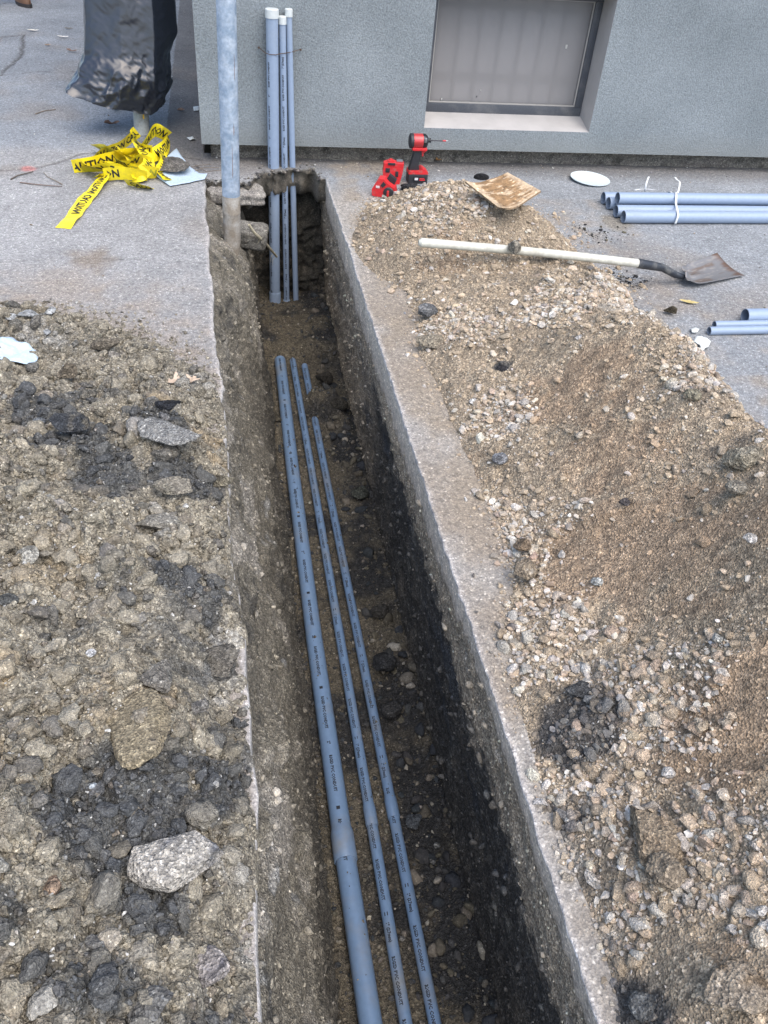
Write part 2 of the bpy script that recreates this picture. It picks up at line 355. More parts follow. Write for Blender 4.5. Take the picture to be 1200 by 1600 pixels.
def heap_color_right(x, y):
    c = np.ones(x.shape+(3,))*np.array((0.350, 0.288, 0.212))
    c = mixc(c, (0.325, 0.24, 0.165), blobmask(x, y, R_BROWN, 5)*0.8)
    c = mixc(c, (0.43, 0.41, 0.365), blobmask(x, y, R_PALE, 7)*0.8)
    c = mixc(c, (0.058, 0.06, 0.062), blobmask(x, y, R_DARK, 9)*0.9)
    c *= (1+0.18*fbm2(x, y, 6, 4, 21))[..., None]; return c
def heap_color_left(x, y):
    c = np.ones(x.shape+(3,))*np.array((0.275, 0.253, 0.203))
    c = mixc(c, (0.31, 0.255, 0.175), blobmask(x, y, L_OCHRE, 5)*0.8)
    c = mixc(c, (0.36, 0.36, 0.345), blobmask(x, y, L_PALE, 7)*0.8)
    c = mixc(c, (0.078, 0.084, 0.088), blobmask(x, y, L_DARK, 9)*0.85)
    c *= (1+0.22*fbm2(x, y, 7, 4, 25))[..., None]; return c

def axis_steps(a, b, f):
    v = [a]
    while v[-1] < b: v.append(v[-1]+f(v[-1]))
    return np.array(v)

# ------------------------------------------------------------------ trench outline
XL_Y = [-1.5, .49, .89, 1.15, 1.63, 2.43, 2.78, 4.31, 60]; XL_X = [-.02, -.012, -.004, -.006, -.025, -.039, -.056, -.091, -.094]
def xl(y): return np.interp(y, XL_Y, XL_X)+0.006*vn2(y*9, y*0, 4)+0.003*vn2(y*40, y*0, 5)+0.012*sstep(0.35, 0.8, vn2(y*5.3, y*0, 14))*sstep(2.6, 2.2, y)
def xr(y): return 0.542+0.003*vn2(y*7, y*0, 6)+0.0025*vn2(y*45, y*0, 7)
BAND_Y = [.4, 1.0, 1.3, 1.7, 2.3, 3.0, 3.4, 4.5]; BAND_Z = [-.080, -.075, -.09, -.12, -.15, -.165, -.165, -.15]
def bandz(y): return np.interp(y, BAND_Y, BAND_Z)+0.007*vn2(y*14, y*0, 8)+0.006*vn2(y*50, y*0, 9)
FZ = -0.86

# ================================================================== THE GROUND
CRACKS = [[(0, 266), (60, 262), (130, 240), (200, 233), (260, 240), (318, 250)], [(0, 118), (34, 85), (37, 56)], [(0, 58), (37, 55)], [(0, 5), (20, 4)],
          [(0, 410), (90, 402), (180, 404), (326, 412)], [(0, 118), (60, 112), (135, 112)]]
def crackmask(x, y, wid=0.006):
    m = np.zeros_like(x); wx = x+0.014*fbm2(x, y, 16, 3, 31); wy = y+0.014*fbm2(x, y, 16, 3, 37)
    for k, ln in enumerate(CRACKS):
        W = [at(*p)[:2] for p in ln]
        for p, q in zip(W, W[1:]):
            d = q-p; L = d@d; t = np.clip(((wx-p[0])*d[0]+(wy-p[1])*d[1])/L, 0, 1)
            dd = np.hypot(wx-p[0]-t*d[0], wy-p[1]-t*d[1]); wk = wid*(1.0 if k != 4 else 0.6)*(2.0 if k in (1, 2) else 1)
            m = np.maximum(m, np.exp(-(dd/wk)**2)*(1 if k not in (4, 5) else .5))
    return m
def ground_color(x, y):
    base = np.ones(x.shape+(3,))*np.array((0.243, 0.262, 0.283))
    n = fbm2(x, y, 3.1, 4, 41); n2 = fbm2(x, y, 14, 3, 43)
    # smoother pale slab on the near left
    sm = (x < 0.2)*sstep(4.95, 4.75, y+0.08*n)*1.0
    base = mixc(base, (0.283, 0.286, 0.288), sm)
    # coarse dark strip along the building and beyond
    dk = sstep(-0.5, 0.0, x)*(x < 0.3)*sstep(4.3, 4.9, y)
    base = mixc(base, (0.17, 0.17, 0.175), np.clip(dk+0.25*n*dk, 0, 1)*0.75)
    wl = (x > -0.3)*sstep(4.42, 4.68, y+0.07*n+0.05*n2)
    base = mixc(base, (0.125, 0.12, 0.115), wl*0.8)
    # older darker panel far left
    p2 = (x < -1.55+0.02*n2)*(y > 6.4)*(y < 7.4)*1.0
    base = mixc(base, (0.225, 0.22, 0.225), p2)
    # blotches
    base *= (1+0.20*n+0.13*n2)[..., None]
    st = sstep(0.15, 0.6, fbm2(x, y, 2.0, 4, 51))
    base = mixc(base, (0.24, 0.205, 0.17), st*0.35)
    # dirt rubbed in round the heaps
    hr = H_right(x, y); hl = H_left(x, y)
    dr = sstep(-0.10, -0.0, hr+0.03*n2)*(x > 0.5); dl = sstep(-0.11, -0.0, hl+0.03*n2)*(x < 0.3)
    base = mixc(base, (0.24, 0.20, 0.155), np.clip(dr*(y < 4.2)*(0.35+0.45*(y < 2.4)+0.5*n2), 0, .8))
    base = mixc(base, (0.25, 0.215, 0.18), np.clip(dl*(0.55+0.5*n2), 0, .85))
    # strip beside the trench: brown stain bands
    s = (x > .5)*(x < .85)*sstep(0.1, 0.55, fbm2(x*0.6, y, 2.6, 4, 57)+0.25)*sstep(3.6, 2.9, y)
    sp_ = (x > .54)*(x < 1.0)*sstep(-.1, .35, fbm2(x*1.6, y, 5, 4, 58)+.10*(y < 3)); strip = sstep(.5, .54, x)*sstep(.95, .70, x+.05*n2)*sstep(4.45, 4.1, y); base = mixc(base, (.318, .303, .280), strip*.8)
    base = mixc(base, (0.235, 0.195, 0.15), s*0.72); base = mixc(base, (.26, .22, .17), sp_*sstep(.56, .64, x+.03*n2)*.55)
    for a, b, rr, cc, k in [(140, 405, 40, (.2, .16, .12), .7), (45, 263, 12, (.55, .16, .14), .6), (390, 265, 40, (.2, .19, .18), .5), (1080, 350, 30, (.2, .2, .2), .2), (100, 440, 60, (.27, .24, .21), .6), (965, 350, 30, (.2, .17, .12), .6)]:
        p = at(a, b); d = np.hypot(x-p[0], (y-p[1])*0.8)/(rr/pxm(p))+0.5*n2
        base = mixc(base, cc, k*(1-sstep(.4, 1.1, d)))
    # bright sawn lips
    e1 = np.exp(-((x-xr(y))/0.010)**2)*(y < 4.45); e2 = np.exp(-((x-xl(y))/0.010)**2)*(y < 4.3)
    base = mixc(base, (0.48, 0.46, 0.45), np.clip(e1+e2, 0, 1)*(0.5+0.4*n2))
    ck = crackmask(x, y)
    base = mixc(base, (0.06, 0.055, 0.05), np.clip(ck, 0, 1)*0.85)
    return base, ck
def ground_piece(name, X, Y, skirt=None):
    col, ck = ground_color(X, Y)
    Z = 0.0025*fbm2(X, Y, 1.7, 2, 61)+0.0012*fbm2(X, Y, 30, 2, 63)-0.008*ck
    far = sstep(6, 14, np.hypot(X, Y)); Z *= (1-far)
    V = np.stack([X, Y, Z], -1)
    if skirt is not None:           # extra columns that go down the cut face, on side 0 (first column) or -1
        side, rows = skirt; e0 = V[:, side].copy()
        for dx, zf, c in rows:
            e = e0.copy(); e[:, 0] += dx+0.003*fbm2(e[:, 1], e[:, 0]*0+zf(e[:, 1]), 40, 3, 71); e[:, 2] = zf(e[:, 1])
            cc = np.ones((len(e), 3))*np.array(c)*(1+0.25*fbm2(e[:, 1], e[:, 2], 22, 3, 73))[:, None]
            if side == 0: V = np.concatenate([e[:, None], V], 1); col = np.concatenate([cc[:, None], col], 1)
            else: V = np.concatenate([V, e[:, None]], 1); col = np.concatenate([col, cc[:, None]], 1)
    n, m = V.shape[:2]
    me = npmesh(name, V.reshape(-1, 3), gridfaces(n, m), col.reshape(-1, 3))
    return tag(mobj(name, me, M_GROUND), kind='structure')
ys = np.concatenate([np.arange(-1.5, 1.4, .1), np.arange(1.4, 5.6, .0125), np.arange(5.6, 9.6, .03), [10, 12, 15, 20, 30, 45]])
off = np.concatenate([[45, 25, 15, 9, 6, 4, 3.2, 2.7], np.arange(2.4, 0.3, -.014), np.arange(0.3, 0.0, -.006), [0.0]])
Y, O = np.meshgrid(ys, off, indexing='ij'); X = xl(Y)-O
ground_piece('pavement', X, Y, (-1, [(0.003, lambda y: 0*y-.006, (.5, .49, .48)), (0.006, lambda y: 0*y-.022, (.30, .285, .26)), (-.004, lambda y: 0*y-.05, (.16, .14, .11))]))
ys = np.concatenate([np.arange(-1.5, .2, .08), np.arange(.2, 4.45, .0125), [4.45]])
off = np.concatenate([[0], np.arange(.004, .1, .006), np.arange(.1, 3.3, .015), [3.6, 4, 6, 10, 20, 40]])
Y, O = np.meshgrid(ys, off, indexing='ij'); X = xr(Y)+O
sk = [(-0.001, lambda y: 0*y-.005, (.50, .485, .48))]+[(0.001*k, (lambda k: (lambda y: bandz(y)*k/6))(k), (.66-.02*k, .59-.022*k, .50-.022*k)) for k in range(1, 7)]+[(.012, lambda y: bandz(y)-.006, (.25, .2, .15)), (.05, lambda y: bandz(y)-.02, (.2, .16, .12))]
ground_piece('pavement', X, Y, (0, sk))
# strip between the trench end and the building
xs = np.concatenate([[-.0935], np.arange(-.08, 3.84, .0125), [4.2, 5, 7, 12, 20, 40.5]])
def yend(x):
    b = 4.37+.20*sstep(.13, .24, x)+0.03*vn2(x*23, x*0, 81)+0.025*vn2(x*60, x*0, 82)+.012*vn2(x*140, x*0, 83)
    b = np.where(x < -.085, 4.3, b); return np.where(x > .5, 4.45, b)
tt = np.concatenate([[0, .02, .05], np.linspace(.1, 1, 24)])
Xs, T = np.meshgrid(xs, tt, indexing='ij'); Ys = yend(Xs)*(1-T)+4.82*T
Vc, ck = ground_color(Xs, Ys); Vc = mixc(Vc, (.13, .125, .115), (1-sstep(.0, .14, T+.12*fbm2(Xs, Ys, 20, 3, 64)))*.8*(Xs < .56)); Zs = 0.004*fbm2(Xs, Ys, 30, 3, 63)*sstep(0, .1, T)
rowsV = [np.stack([Xs, Ys, Zs], -1)]; rowsC = [Vc]
for dz, dy in [(-.006, -.004), (-.020, -.002), (-.040, .004), (-.065, .010), (-.09, .018), (-.12, .03), (-.15, .06), (-.17, .12)]:
    e = rowsV[0][:, :1].copy() if False else np.stack([Xs[:, 0], Ys[:, 0]+dy+.03*fbm2(Xs[:, 0], Xs[:, 0]*0+dz, 42, 4, 88), Xs[:, 0]*0+dz], -1)[:, None]
    rowsV.insert(0, e); rowsC.insert(0, np.ones((len(xs), 1, 3))*np.array((.17, .155, .13))*(.55+.45*min(1, abs(dz)/.05))*(1+.4*fbm2(Xs[:, :1]+dz, Ys[:, :1], 30, 3, 89))[..., None])
Vv = np.concatenate(rowsV, 1); Cc = np.concatenate(rowsC, 1)
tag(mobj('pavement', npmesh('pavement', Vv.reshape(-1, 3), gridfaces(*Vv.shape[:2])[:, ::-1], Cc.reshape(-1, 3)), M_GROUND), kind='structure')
Yf, Xf = np.meshgrid(np.array([-45., -15, -5, -1.5]), np.array([-45., -10, -3, 0, .3, 3, 10, 45]), indexing='ij')
ground_piece('ground', Xf, Yf)

# ================================================================== THE TRENCH
ty = axis_steps(-1.5, 4.80, lambda y: 0.03 if y < .3 else (0.0055+0.0011*y))
NP_ = 300
def profile(y):
    w_ = sstep(3.0, 3.7, y); x0 = float(np.interp(y, XL_Y, XL_X)); bz = float(np.interp(y, BAND_Y, BAND_Z))
    near = [(x0-.01, -.035), (x0+.015, -.09), (x0+.045, -.22), (x0+.085, -.36), (.125, -.52), (.165, -.70), (.188, FZ)]
    farp = [(x0-.01, -.035), (x0+.04, -.085), (x0+.13, -.15), (x0+.19, -.25), (.13, -.45), (.16, -.65), (.178, FZ)]
    P = [((1-w_)*a[0]+w_*b[0], (1-w_)*a[1]+w_*b[1]) for a, b in zip(near, farp)]
    P += [(.25, FZ), (.38, FZ), (.5, FZ), (.588, FZ), (.588, -.7), (.576, -.5), (.562, -.35), (.552, -.22), (.549, bz), (.551, bz+.03)]
    return np.array(P, float)
rows = []
for y in ty:
    P = profile(y); s = np.concatenate([[0], np.cumsum(np.hypot(*np.diff(P, axis=0).T))]); t = np.linspace(0, s[-1], NP_)
    rows.append(np.stack([np.interp(t, s, P[:, 0]), np.full(NP_, y), np.interp(t, s, P[:, 1])], -1))
TV = np.array(rows)
for _ in range(4): TV[:, 1:-1] = (TV[:, :-2]+TV[:, 1:-1]*2+TV[:, 2:])/4
gx = np.gradient(TV, axis=1); gy = np.gradient(TV, axis=0); N_ = np.cross(gx, gy); N_ /= np.linalg.norm(N_, axis=2, keepdims=True)
N_ *= np.sign((N_*(np.array([.37, 0, -.3])-TV*np.array([1, 0, 1]))).sum(-1, keepdims=True))
X, Yt, Z = TV[..., 0], TV[..., 1], TV[..., 2]
floor_m = sstep(-.80, -.855, Z); leftw = (X < .25)*(1-floor_m); rightw = (X > .45)*(1-floor_m)
edge = np.clip(np.minimum(np.arange(NP_), NP_-1-np.arange(NP_))/8.0, 0, 1)[None, :]
D = leftw*(0.030*fbm3(Yt*.6, X, Z, 5, 3, 91)+0.020*fbm3(Yt, X, Z*1.6, 16, 4, 92)+0.005*np.abs(fbm3(Yt, X, Z, 60, 2, 93)))
D += leftw*0.028*sstep(.25, .6, fbm3(Yt*.8, X, Z*1.2, 6, 3, 96))*sstep(-.8, -.3, Z)
D += rightw*(0.011*fbm3(Yt*.5, X, Z, 6, 3, 94)+0.012*fbm3(Yt*.7, X, Z, 24, 4, 95)+0.004*np.abs(fbm3(Yt, X, Z, 70, 2, 97)))
# the walls carry lumps pressed into the soil
lw, lid = lumps(Yt, Z*1.15+X*.4, .045, 101, .12, .5, .6); lw2, lid2 = lumps(Yt, Z*1.1+X*.4, .018, 102, .15, .55, .8)
D += (leftw*.95+rightw*.85)*(lw*.65+lw2*.9)
fl1, fid1 = lumps(X, Yt, .05, 103, .15, .6, .5); fl2, fid2 = lumps(X, Yt, .02, 104, .2, .6, .8)
fr = 0.5+0.7*sstep(.42, .5, X)
D += floor_m*(0.010*fbm2(X, Yt, 9, 3, 98)+(fl1*.6+fl2*.5)*fr+0.006*fbm2(X, Yt, 50, 2, 99))
# fallen soil over the elbows and over the third conduit
md = 0.085*sstep(3.95, 4.06, Yt)*(1-sstep(.42, .6, X)*.1)+0.11*np.exp(-((Yt-3.53)/.11)**4-((X-.445)/.085)**4)+0.05*np.exp(-((Yt-3.42)/.12)**2-((X-.52)/.07)**2)
md += 0.03*sstep(.44, .56, X)*(.6+.5*fbm2(X, Yt, 4, 3, 112))+0.03*np.exp(-((X-.2)/.03)**2)*(.7+.6*fbm2(X, Yt, 5, 3, 113))+0.045*np.exp(-((Yt-4.06)/.05)**2-((X-.43)/.05)**2)
md += 0.05*np.exp(-((Yt-3.3)/.09)**2-((X-.2)/.035)**2)
D = D*edge
TV = TV+N_*D[..., None]; TV[..., 2] += floor_m*md
zz = TV[..., 2]; nn = fbm3(Yt, X, zz, 7, 3, 121); nf = fbm3(Yt, X*2, zz*2, 26, 3, 122)
colL = np.ones(X.shape+(3,))*np.array((.205, .19, .155))
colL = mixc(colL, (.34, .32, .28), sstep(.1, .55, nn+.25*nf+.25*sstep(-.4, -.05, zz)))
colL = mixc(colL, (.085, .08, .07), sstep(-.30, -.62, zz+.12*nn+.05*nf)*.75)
colL = mixc(colL, (.075, .075, .072), sstep(.2, .55, -nn+.4*nf-.1*(Yt < 3))*.7)
colL = mixc(colL, (.34, .35, .35), sstep(.45, .7, fbm3(Yt, X, zz, 12, 3, 123))*.7*(zz > -.5))
strat = zz+.06*nn+.06*nf+.02*fbm3(Yt, X, zz, 60, 2, 129)
blackend = np.interp(Yt, [0, 1.2, 1.8, 2.4, 3.0, 3.6], [0, 0, .0, .03, .25, .45])
colR = np.ones(X.shape+(3,))*np.array((.44, .375, .285))
colR = mixc(colR, (.42, .39, .34), sstep(.25, .6, nf+.3*nn)*.6)
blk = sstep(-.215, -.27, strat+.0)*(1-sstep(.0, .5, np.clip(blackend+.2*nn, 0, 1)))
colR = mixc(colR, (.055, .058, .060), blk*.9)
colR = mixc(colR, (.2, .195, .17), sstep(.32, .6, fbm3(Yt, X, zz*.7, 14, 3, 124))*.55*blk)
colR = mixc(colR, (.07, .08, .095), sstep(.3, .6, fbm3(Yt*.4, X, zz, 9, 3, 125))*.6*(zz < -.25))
colF = np.ones(X.shape+(3,))*np.array((.15, .132, .10)); colF = mixc(colF, (.05, .05, .05), sstep(.0, .5, fbm2(X, Yt, 6, 3, 126)+.3*sstep(.42, .5, X)))
colF = mixc(colF, (.15, .13, .10), sstep(.35, .7, fbm2(X, Yt, 13, 3, 127))*.6)
m = floor_m[..., None]; side = (X > .38)[..., None]
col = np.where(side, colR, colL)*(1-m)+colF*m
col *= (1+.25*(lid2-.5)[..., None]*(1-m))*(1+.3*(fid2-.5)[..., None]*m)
npf = gridfaces(*TV.shape[:2])
tag(mobj('trench', npmesh('trench', TV.reshape(-1, 3), npf, col.reshape(-1, 3)), M_EARTH), kind='structure')
FLX = X[0]; 
# near end of the trench, behind the camera
b = B(); b.box((-.4, -1.56, -1.0), (.9, -1.5, -.01)); e = b.mesh('trench_end', M_EARTH, smooth=False); setcol(e.data, np.ones((len(e.data.vertices), 3))*.12); tag(e, kind='structure')

# ================================================================== THE SPOIL HEAPS
def make_heap(name, H, xsr, ysr, colf, kind, label):
    Xh, Yh = np.meshgrid(xsr, ysr, indexing='xy')
    h = H(Xh, Yh); mask = sstep(-.01, .05, h)
    if kind == 'right':
        h = h+0.034*fbm2(Xh, Yh, 4.2, 3, 201)*mask+0.018*fbm2(Xh, Yh, 15, 3, 202)*sstep(-.01, .03, h)
        rough = .4+.6*(1-blobmask(Xh, Yh, R_BROWN, 5)*.75)
        l0, i0 = lumps(Xh, Yh, .075, 203, .12, .5, .3); l1, i1 = lumps(Xh+.013, Yh, .030, 204, .15, .6, .55); l2, i2 = lumps(Xh, Yh, .014, 205, .25, .65, .85)
        d = (l0*.7+l1*.8+l2*.9)*rough
        C = colf(Xh, Yh); g = l2 > .001
        C *= (1+.55*(i2-.45)*(l2 > .0008)+.35*(i1-.5)*(l1 > .001))[..., None]
        lim = sstep(-.02, .01, h)
        h = h+d*sstep(-.012, .02, h)
        lo = Xh-xr(Yh)
        h = np.where(lo < .0, -.2, h); h = np.minimum(h, .002+np.clip(lo, 0, 1)*1.6)
    else:
        lo = xl(Yh)-Xh
        h = h+0.050*fbm2(Xh, Yh, 5, 3, 301)*mask+0.036*fbm2(Xh, Yh, 13, 4, 302)*sstep(-.02, .03, h)
        l0, i0 = lumps(Xh, Yh, .12, 303, .2, .6, .55); l1, i1 = lumps(Xh+.013, Yh, .050, 304, .2, .62, .75); l2, i2 = lumps(Xh, Yh, .022, 305, .2, .62, .9); l3, i3 = lumps(Xh, Yh+.3, .011, 306, .25, .65, .8)
        C = colf(Xh, Yh)
        C *= (1+.7*(i1-.5)*(l1 > .001)+.8*(i2-.5)*(l2 > .001)+.7*(i3-.5)*(l3 > .001))[..., None]
        comp = .60+1.0*sstep(-.3, .25, fbm2(Xh, Yh, 3.4, 3, 310)); warp = (1+.35*fbm2(Xh, Yh, 60, 2, 308))*comp
        h = h+((l0*.8+l1*.95)*warp+(l2*.9+l3*.9)*(.45+.55*comp)+.004*fbm2(Xh, Yh, 120, 2, 309))*sstep(-.012, .03, h)
        h = np.where(lo < -.004, -.2, h); h = np.minimum(h, .006+np.clip(lo, 0, 1)*1.9)
    h = np.maximum(h, -.03)
    V = np.stack([Xh, Yh, h], -1); Fq = gridfaces(*Xh.shape)
    keep = (h.ravel()[Fq] > -.004).any(1); Fq = Fq[keep]
    used = np.zeros(h.size, bool); used[Fq.ravel()] = True; idx = np.cumsum(used)-1
    me = npmesh(name, V.reshape(-1, 3)[used], idx[Fq], C.reshape(-1, 3)[used])
    o = tag(mobj(name, me, M_EARTH), kind='structure')
    def hz(x, y):
        ix = np.clip(np.searchsorted(xsr, x)-1, 0, len(xsr)-2); iy = np.clip(np.searchsorted(ysr, y)-1, 0, len(ysr)-2)
        fx = np.clip((x-xsr[ix])/(xsr[ix+1]-xsr[ix]), 0, 1); fy = np.clip((y-ysr[iy])/(ysr[iy+1]-ysr[iy]), 0, 1)
        return h[iy, ix]*(1-fx)*(1-fy)+h[iy, ix+1]*fx*(1-fy)+h[iy+1, ix]*(1-fx)*fy+h[iy+1, ix+1]*fx*fy
    return o, hz
heapR, HR = make_heap('spoil_heap', H_right, axis_steps(.53, 2.45, lambda x: .0052 if x < 1.7 else .012),
                      axis_steps(-1.0, 4.3, lambda y: .03 if y < .2 else .0040+.0011*y), heap_color_right, 'right', '')
heapL, HL = make_heap('spoil_heap', H_left, axis_steps(-1.9, .02, lambda x: .0046 if x > -1.05 else .02),
                      axis_steps(-1.0, 3.1, lambda y: .03 if y < .3 else .0042+.0008*y), heap_color_left, 'left', '')

# ------------------------------------------------------------------ loose stones and clods
def hull_proto(n, seed, sx=1, sy=.8, sz=.6):
    r = random.Random(seed); bm = bmesh.new()
    for i in range(n):
        v = Vector((r.gauss(0, 1), r.gauss(0, 1), r.gauss(0, 1))).normalized()*(0.86+.2*r.random())
        bm.verts.new((v.x*sx, v.y*sy, v.z*sz))
    g = bmesh.ops.convex_hull(bm, input=bm.verts)
    bmesh.ops.delete(bm, geom=[v for v in bm.verts if not v.link_faces], context='VERTS')
    bmesh.ops.triangulate(bm, faces=bm.faces); bm.verts.index_update()
    V = np.array([v.co[:] for v in bm.verts]); Fc = np.array([[v.index for v in f.verts] for f in bm.faces]); bm.free(); return V, Fc
def lump_proto(sub, seed, sx=1, sy=.85, sz=.7, amp=.28, cuts=5, sc=1.6, dmin=.48):
    bm = bmesh.new(); bmesh.ops.create_icosphere(bm, subdivisions=sub, radius=1); V = np.array([v.co[:] for v in bm.verts])
    bm.verts.index_update(); Fc = np.array([[v.index for v in f.verts] for f in bm.faces]); bm.free()
    r = np.random.default_rng(seed)
    for k in range(cuts):
        n = r.normal(size=3); n /= np.linalg.norm(n); d = dmin+.36*r.random(); q = V@n-d
        V = V-np.outer(np.clip(q, 0, None)*.95, n)
    o = r.random(3)*40
    f = fbm3(V[:, 0]+o[0], V[:, 1]+o[1], V[:, 2]+o[2], sc, 3 if sub < 4 else 5, seed, .55)
    V = V*(1+amp*f)[:, None]*np.array([sx, sy, sz]); return V, Fc
GP = [hull_proto(random.randint(11, 15), 50+i, 1, .6+.35*random.random(), .4+.35*random.random()) for i in range(14)]
GPB = [hull_proto(15+i, 150+i, 1, .55+.4*random.random(), .4+.3*random.random()) for i in range(10)]
LP = [lump_proto(2, 250+i, 1, .65+.3*random.random(), .5+.3*random.random(), .5, 6, 2.6) for i in range(8)]
LPB = [lump_proto(3, 350+i, 1, .7+.25*random.random(), .6+.3*random.random(), .34, 6, 1.9) for i in range(10)]
def rots(n, flat=.5):
    a = RNG.random(n)*6.283; t = RNG.normal(size=n)*flat; p = RNG.random(n)*6.283
    ax = np.stack([np.cos(p), np.sin(p), np.zeros(n)], -1); c, s = np.cos(t), np.sin(t)
    K = np.zeros((n, 3, 3)); K[:, 0, 2] = ax[:, 1]; K[:, 1, 2] = -ax[:, 0]; K[:, 2, 0] = -ax[:, 1]; K[:, 2, 1] = ax[:, 0]
    Rt = np.eye(3)+s[:, None, None]*K+(1-c)[:, None, None]*(K@K)
    Rz = np.zeros((n, 3, 3)); Rz[:, 0, 0] = np.cos(a); Rz[:, 0, 1] = -np.sin(a); Rz[:, 1, 0] = np.sin(a); Rz[:, 1, 1] = np.cos(a); Rz[:, 2, 2] = 1
    return Rt@Rz
def merge(name, protos, P, size, col, m, smooth=False, flat=.5, parent=None):
    n = len(P); R3 = rots(n, flat); which = RNG.integers(0, len(protos), n); Vs, Fs, Cs = [], [], []; o = 0
    for k, (V, Fc) in enumerate(protos):
        ii = np.where(which == k)[0]
        if not len(ii): continue
        W = np.einsum('nij,vj->nvi', R3[ii], V)*size[ii, None, None]+P[ii, None, :]
        Vs.append(W.reshape(-1, 3)); Fs.append((Fc[None]+(np.arange(len(ii))*len(V))[:, None, None]).reshape(-1, 3)+o); o += W.shape[0]*W.shape[1]
        Cs.append(np.repeat(col[ii], len(V), 0))
    me = npmesh(name, np.concatenate(Vs), np.concatenate(Fs), np.concatenate(Cs), smooth)
    return tag(mobj(name, me, m, parent), kind='stuff')
PAL_R = np.array([(.56, .53, .48), (.50, .45, .38), (.42, .345, .26), (.42, .41, .39), (.36, .30, .235), (.26, .25, .24), (.48, .385, .29), (.66, .65, .62), (.38, .30, .24)])
PAL_L = np.array([(.20, .175, .135), (.17, .15, .12), (.25, .22, .175), (.12, .12, .12), (.29, .265, .22), (.075, .082, .09), (.38, .37, .35), (.19, .18, .165)])
def inview(P, mrg=30):
    px_, py_, z = project(P); return (px_ > -mrg) & (px_ < 1200+mrg) & (py_ > -mrg) & (py_ < 1600+mrg) & (z > .2)
def scatter(n, xr_, yr_, hz, hfun, near=1.6):
    """more, smaller stones near the viewer's side of the heap, as they can be seen there"""
    x = xr_[0]+(xr_[1]-xr_[0])*RNG.random(n); y = yr_[0]+(yr_[1]-yr_[0])*RNG.random(n)**1.0
    h = hfun(x, y); return x, y, h
def pal(P, wts, n, jit=.12):
    w_ = np.array(wts, float); w_ /= w_.sum(); c = P[RNG.choice(len(P), n, p=w_)]
    return np.clip(c*(1+jit*RNG.normal(size=(n, 1)))*(1+.014*RNG.normal(size=(n, 3))), .02, .8)

# right heap: gravel
n = 120000
x, y, h = scatter(n, (.56, 2.1), (.25, 4.25), HR, H_right)
hz_ = HR(x, y); gm = blobmask(x, y, R_GRAVEL, 15, .7); bm_ = blobmask(x, y, R_BROWN, 5)
prob = np.clip(.36+.6*gm-.50*bm_*(1-gm*.5)+.55*fbm2(x, y, 7, 3, 401), .05, 1)*np.where(h > .0, 1, np.clip(1+h*28, 0, 1)**2*.8)
k = (RNG.random(n) < prob) & (h > -.035); x, y, h, hz_, gm = x[k], y[k], h[k], hz_[k], gm[k]
n = len(x); size = .0025*np.exp(RNG.gamma(1.05, .50, n))*(.85+.5*gm); size = np.where(size > .012, .012+(size-.012)*.45, size); size = np.minimum(size, .022)
P = np.stack([x, y, np.maximum(hz_, 0)+size*.18], -1); v = inview(P, 160); P, size, gm, x, y = P[v], size[v], gm[v], x[v], y[v]
n = len(P); C = pal(PAL_R, [1.6, 2, 1.9, 1.6, 1.8, 1.1, 1.4, .7, 1.1], n)
soil = heap_color_right(x, y); keepc = (RNG.random(n) < .42+.5*gm)[:, None]; C = np.where(keepc, C, soil*(.75+.7*RNG.random((n, 1)))); C = C*.74+soil*.26; C = mixc(C, (.06, .062, .064), blobmask(x, y, R_DARK, 9)*.72*(RNG.random(n) < .85))
px_, py_, zc = project(P); app = size/zc*inview(P, 0); order = np.argsort(-app)
NI = 290
big, rest = order[:NI], order[NI:]
mid = rest[size[rest] > .0065]; sml = rest[size[rest] <= .0065]
merge('gravel', GPB, P[mid], size[mid], C[mid], M_GRAVEL)
merge('gravel', GP, P[sml], size[sml], C[sml], M_GRAVEL)
def zone(x, y, side):
    if side == 'R':
        if y < 470: return 'on its far peak round the shovel handle'
        e = 500+.34*(y-280)                     # the trench rim in the photo at this height
        if x-e < 150: return ('along the bare slab strip, upper part' if y < 760 else 'along the bare slab strip, middle part' if y < 1130 else 'along the bare slab strip, lower part')
        if y < 700: return 'on the slope under its crest'
        if y < 950: return 'above the black patch'
        if y < 1250: return 'right of the black patch' if x > 980 else 'in the black patch'
        return 'below the big lumpy clod' if y > 1400 else 'round the big lumpy clod'
    if y < 620: return 'along its upper edge'
    if y < 850: return 'near the broken asphalt slab' if x > 180 else 'left of the broken asphalt slab'
    if y < 1080: return 'at the rim above the ochre clod' if x > 230 else 'round the oblong pale cobble'
    if y < 1270: return 'right of the broad ochre clod' if x > 240 else 'left of the broad ochre clod'
    return 'right of the biggest chunk' if x > 200 else 'left of the biggest chunk'
def lab_stone(c):
    L = c.mean(); s = c[0]-c[2]
    if L > .42: return 'pale', 'off-white rounded pebble among the gravel of the right-hand spoil heap'
    if s > .11: return 'tan', 'tan rounded pebble half sunk in the right-hand spoil heap'
    if s > .06: return 'beige', 'beige flattish pebble lying loose on the right-hand spoil heap'
    return 'grey', 'grey rounded pebble lying loose on the right-hand spoil heap'
SM = []
for i in range(10):
    V, Fc = hull_proto(14+2*i, 700+i, 1, .6+.35*random.random(), .45+.25*random.random()); SM.append(npmesh('pebble', V, Fc, None, i % 2 == 0)); SM[-1].materials.append(M_ROCK)
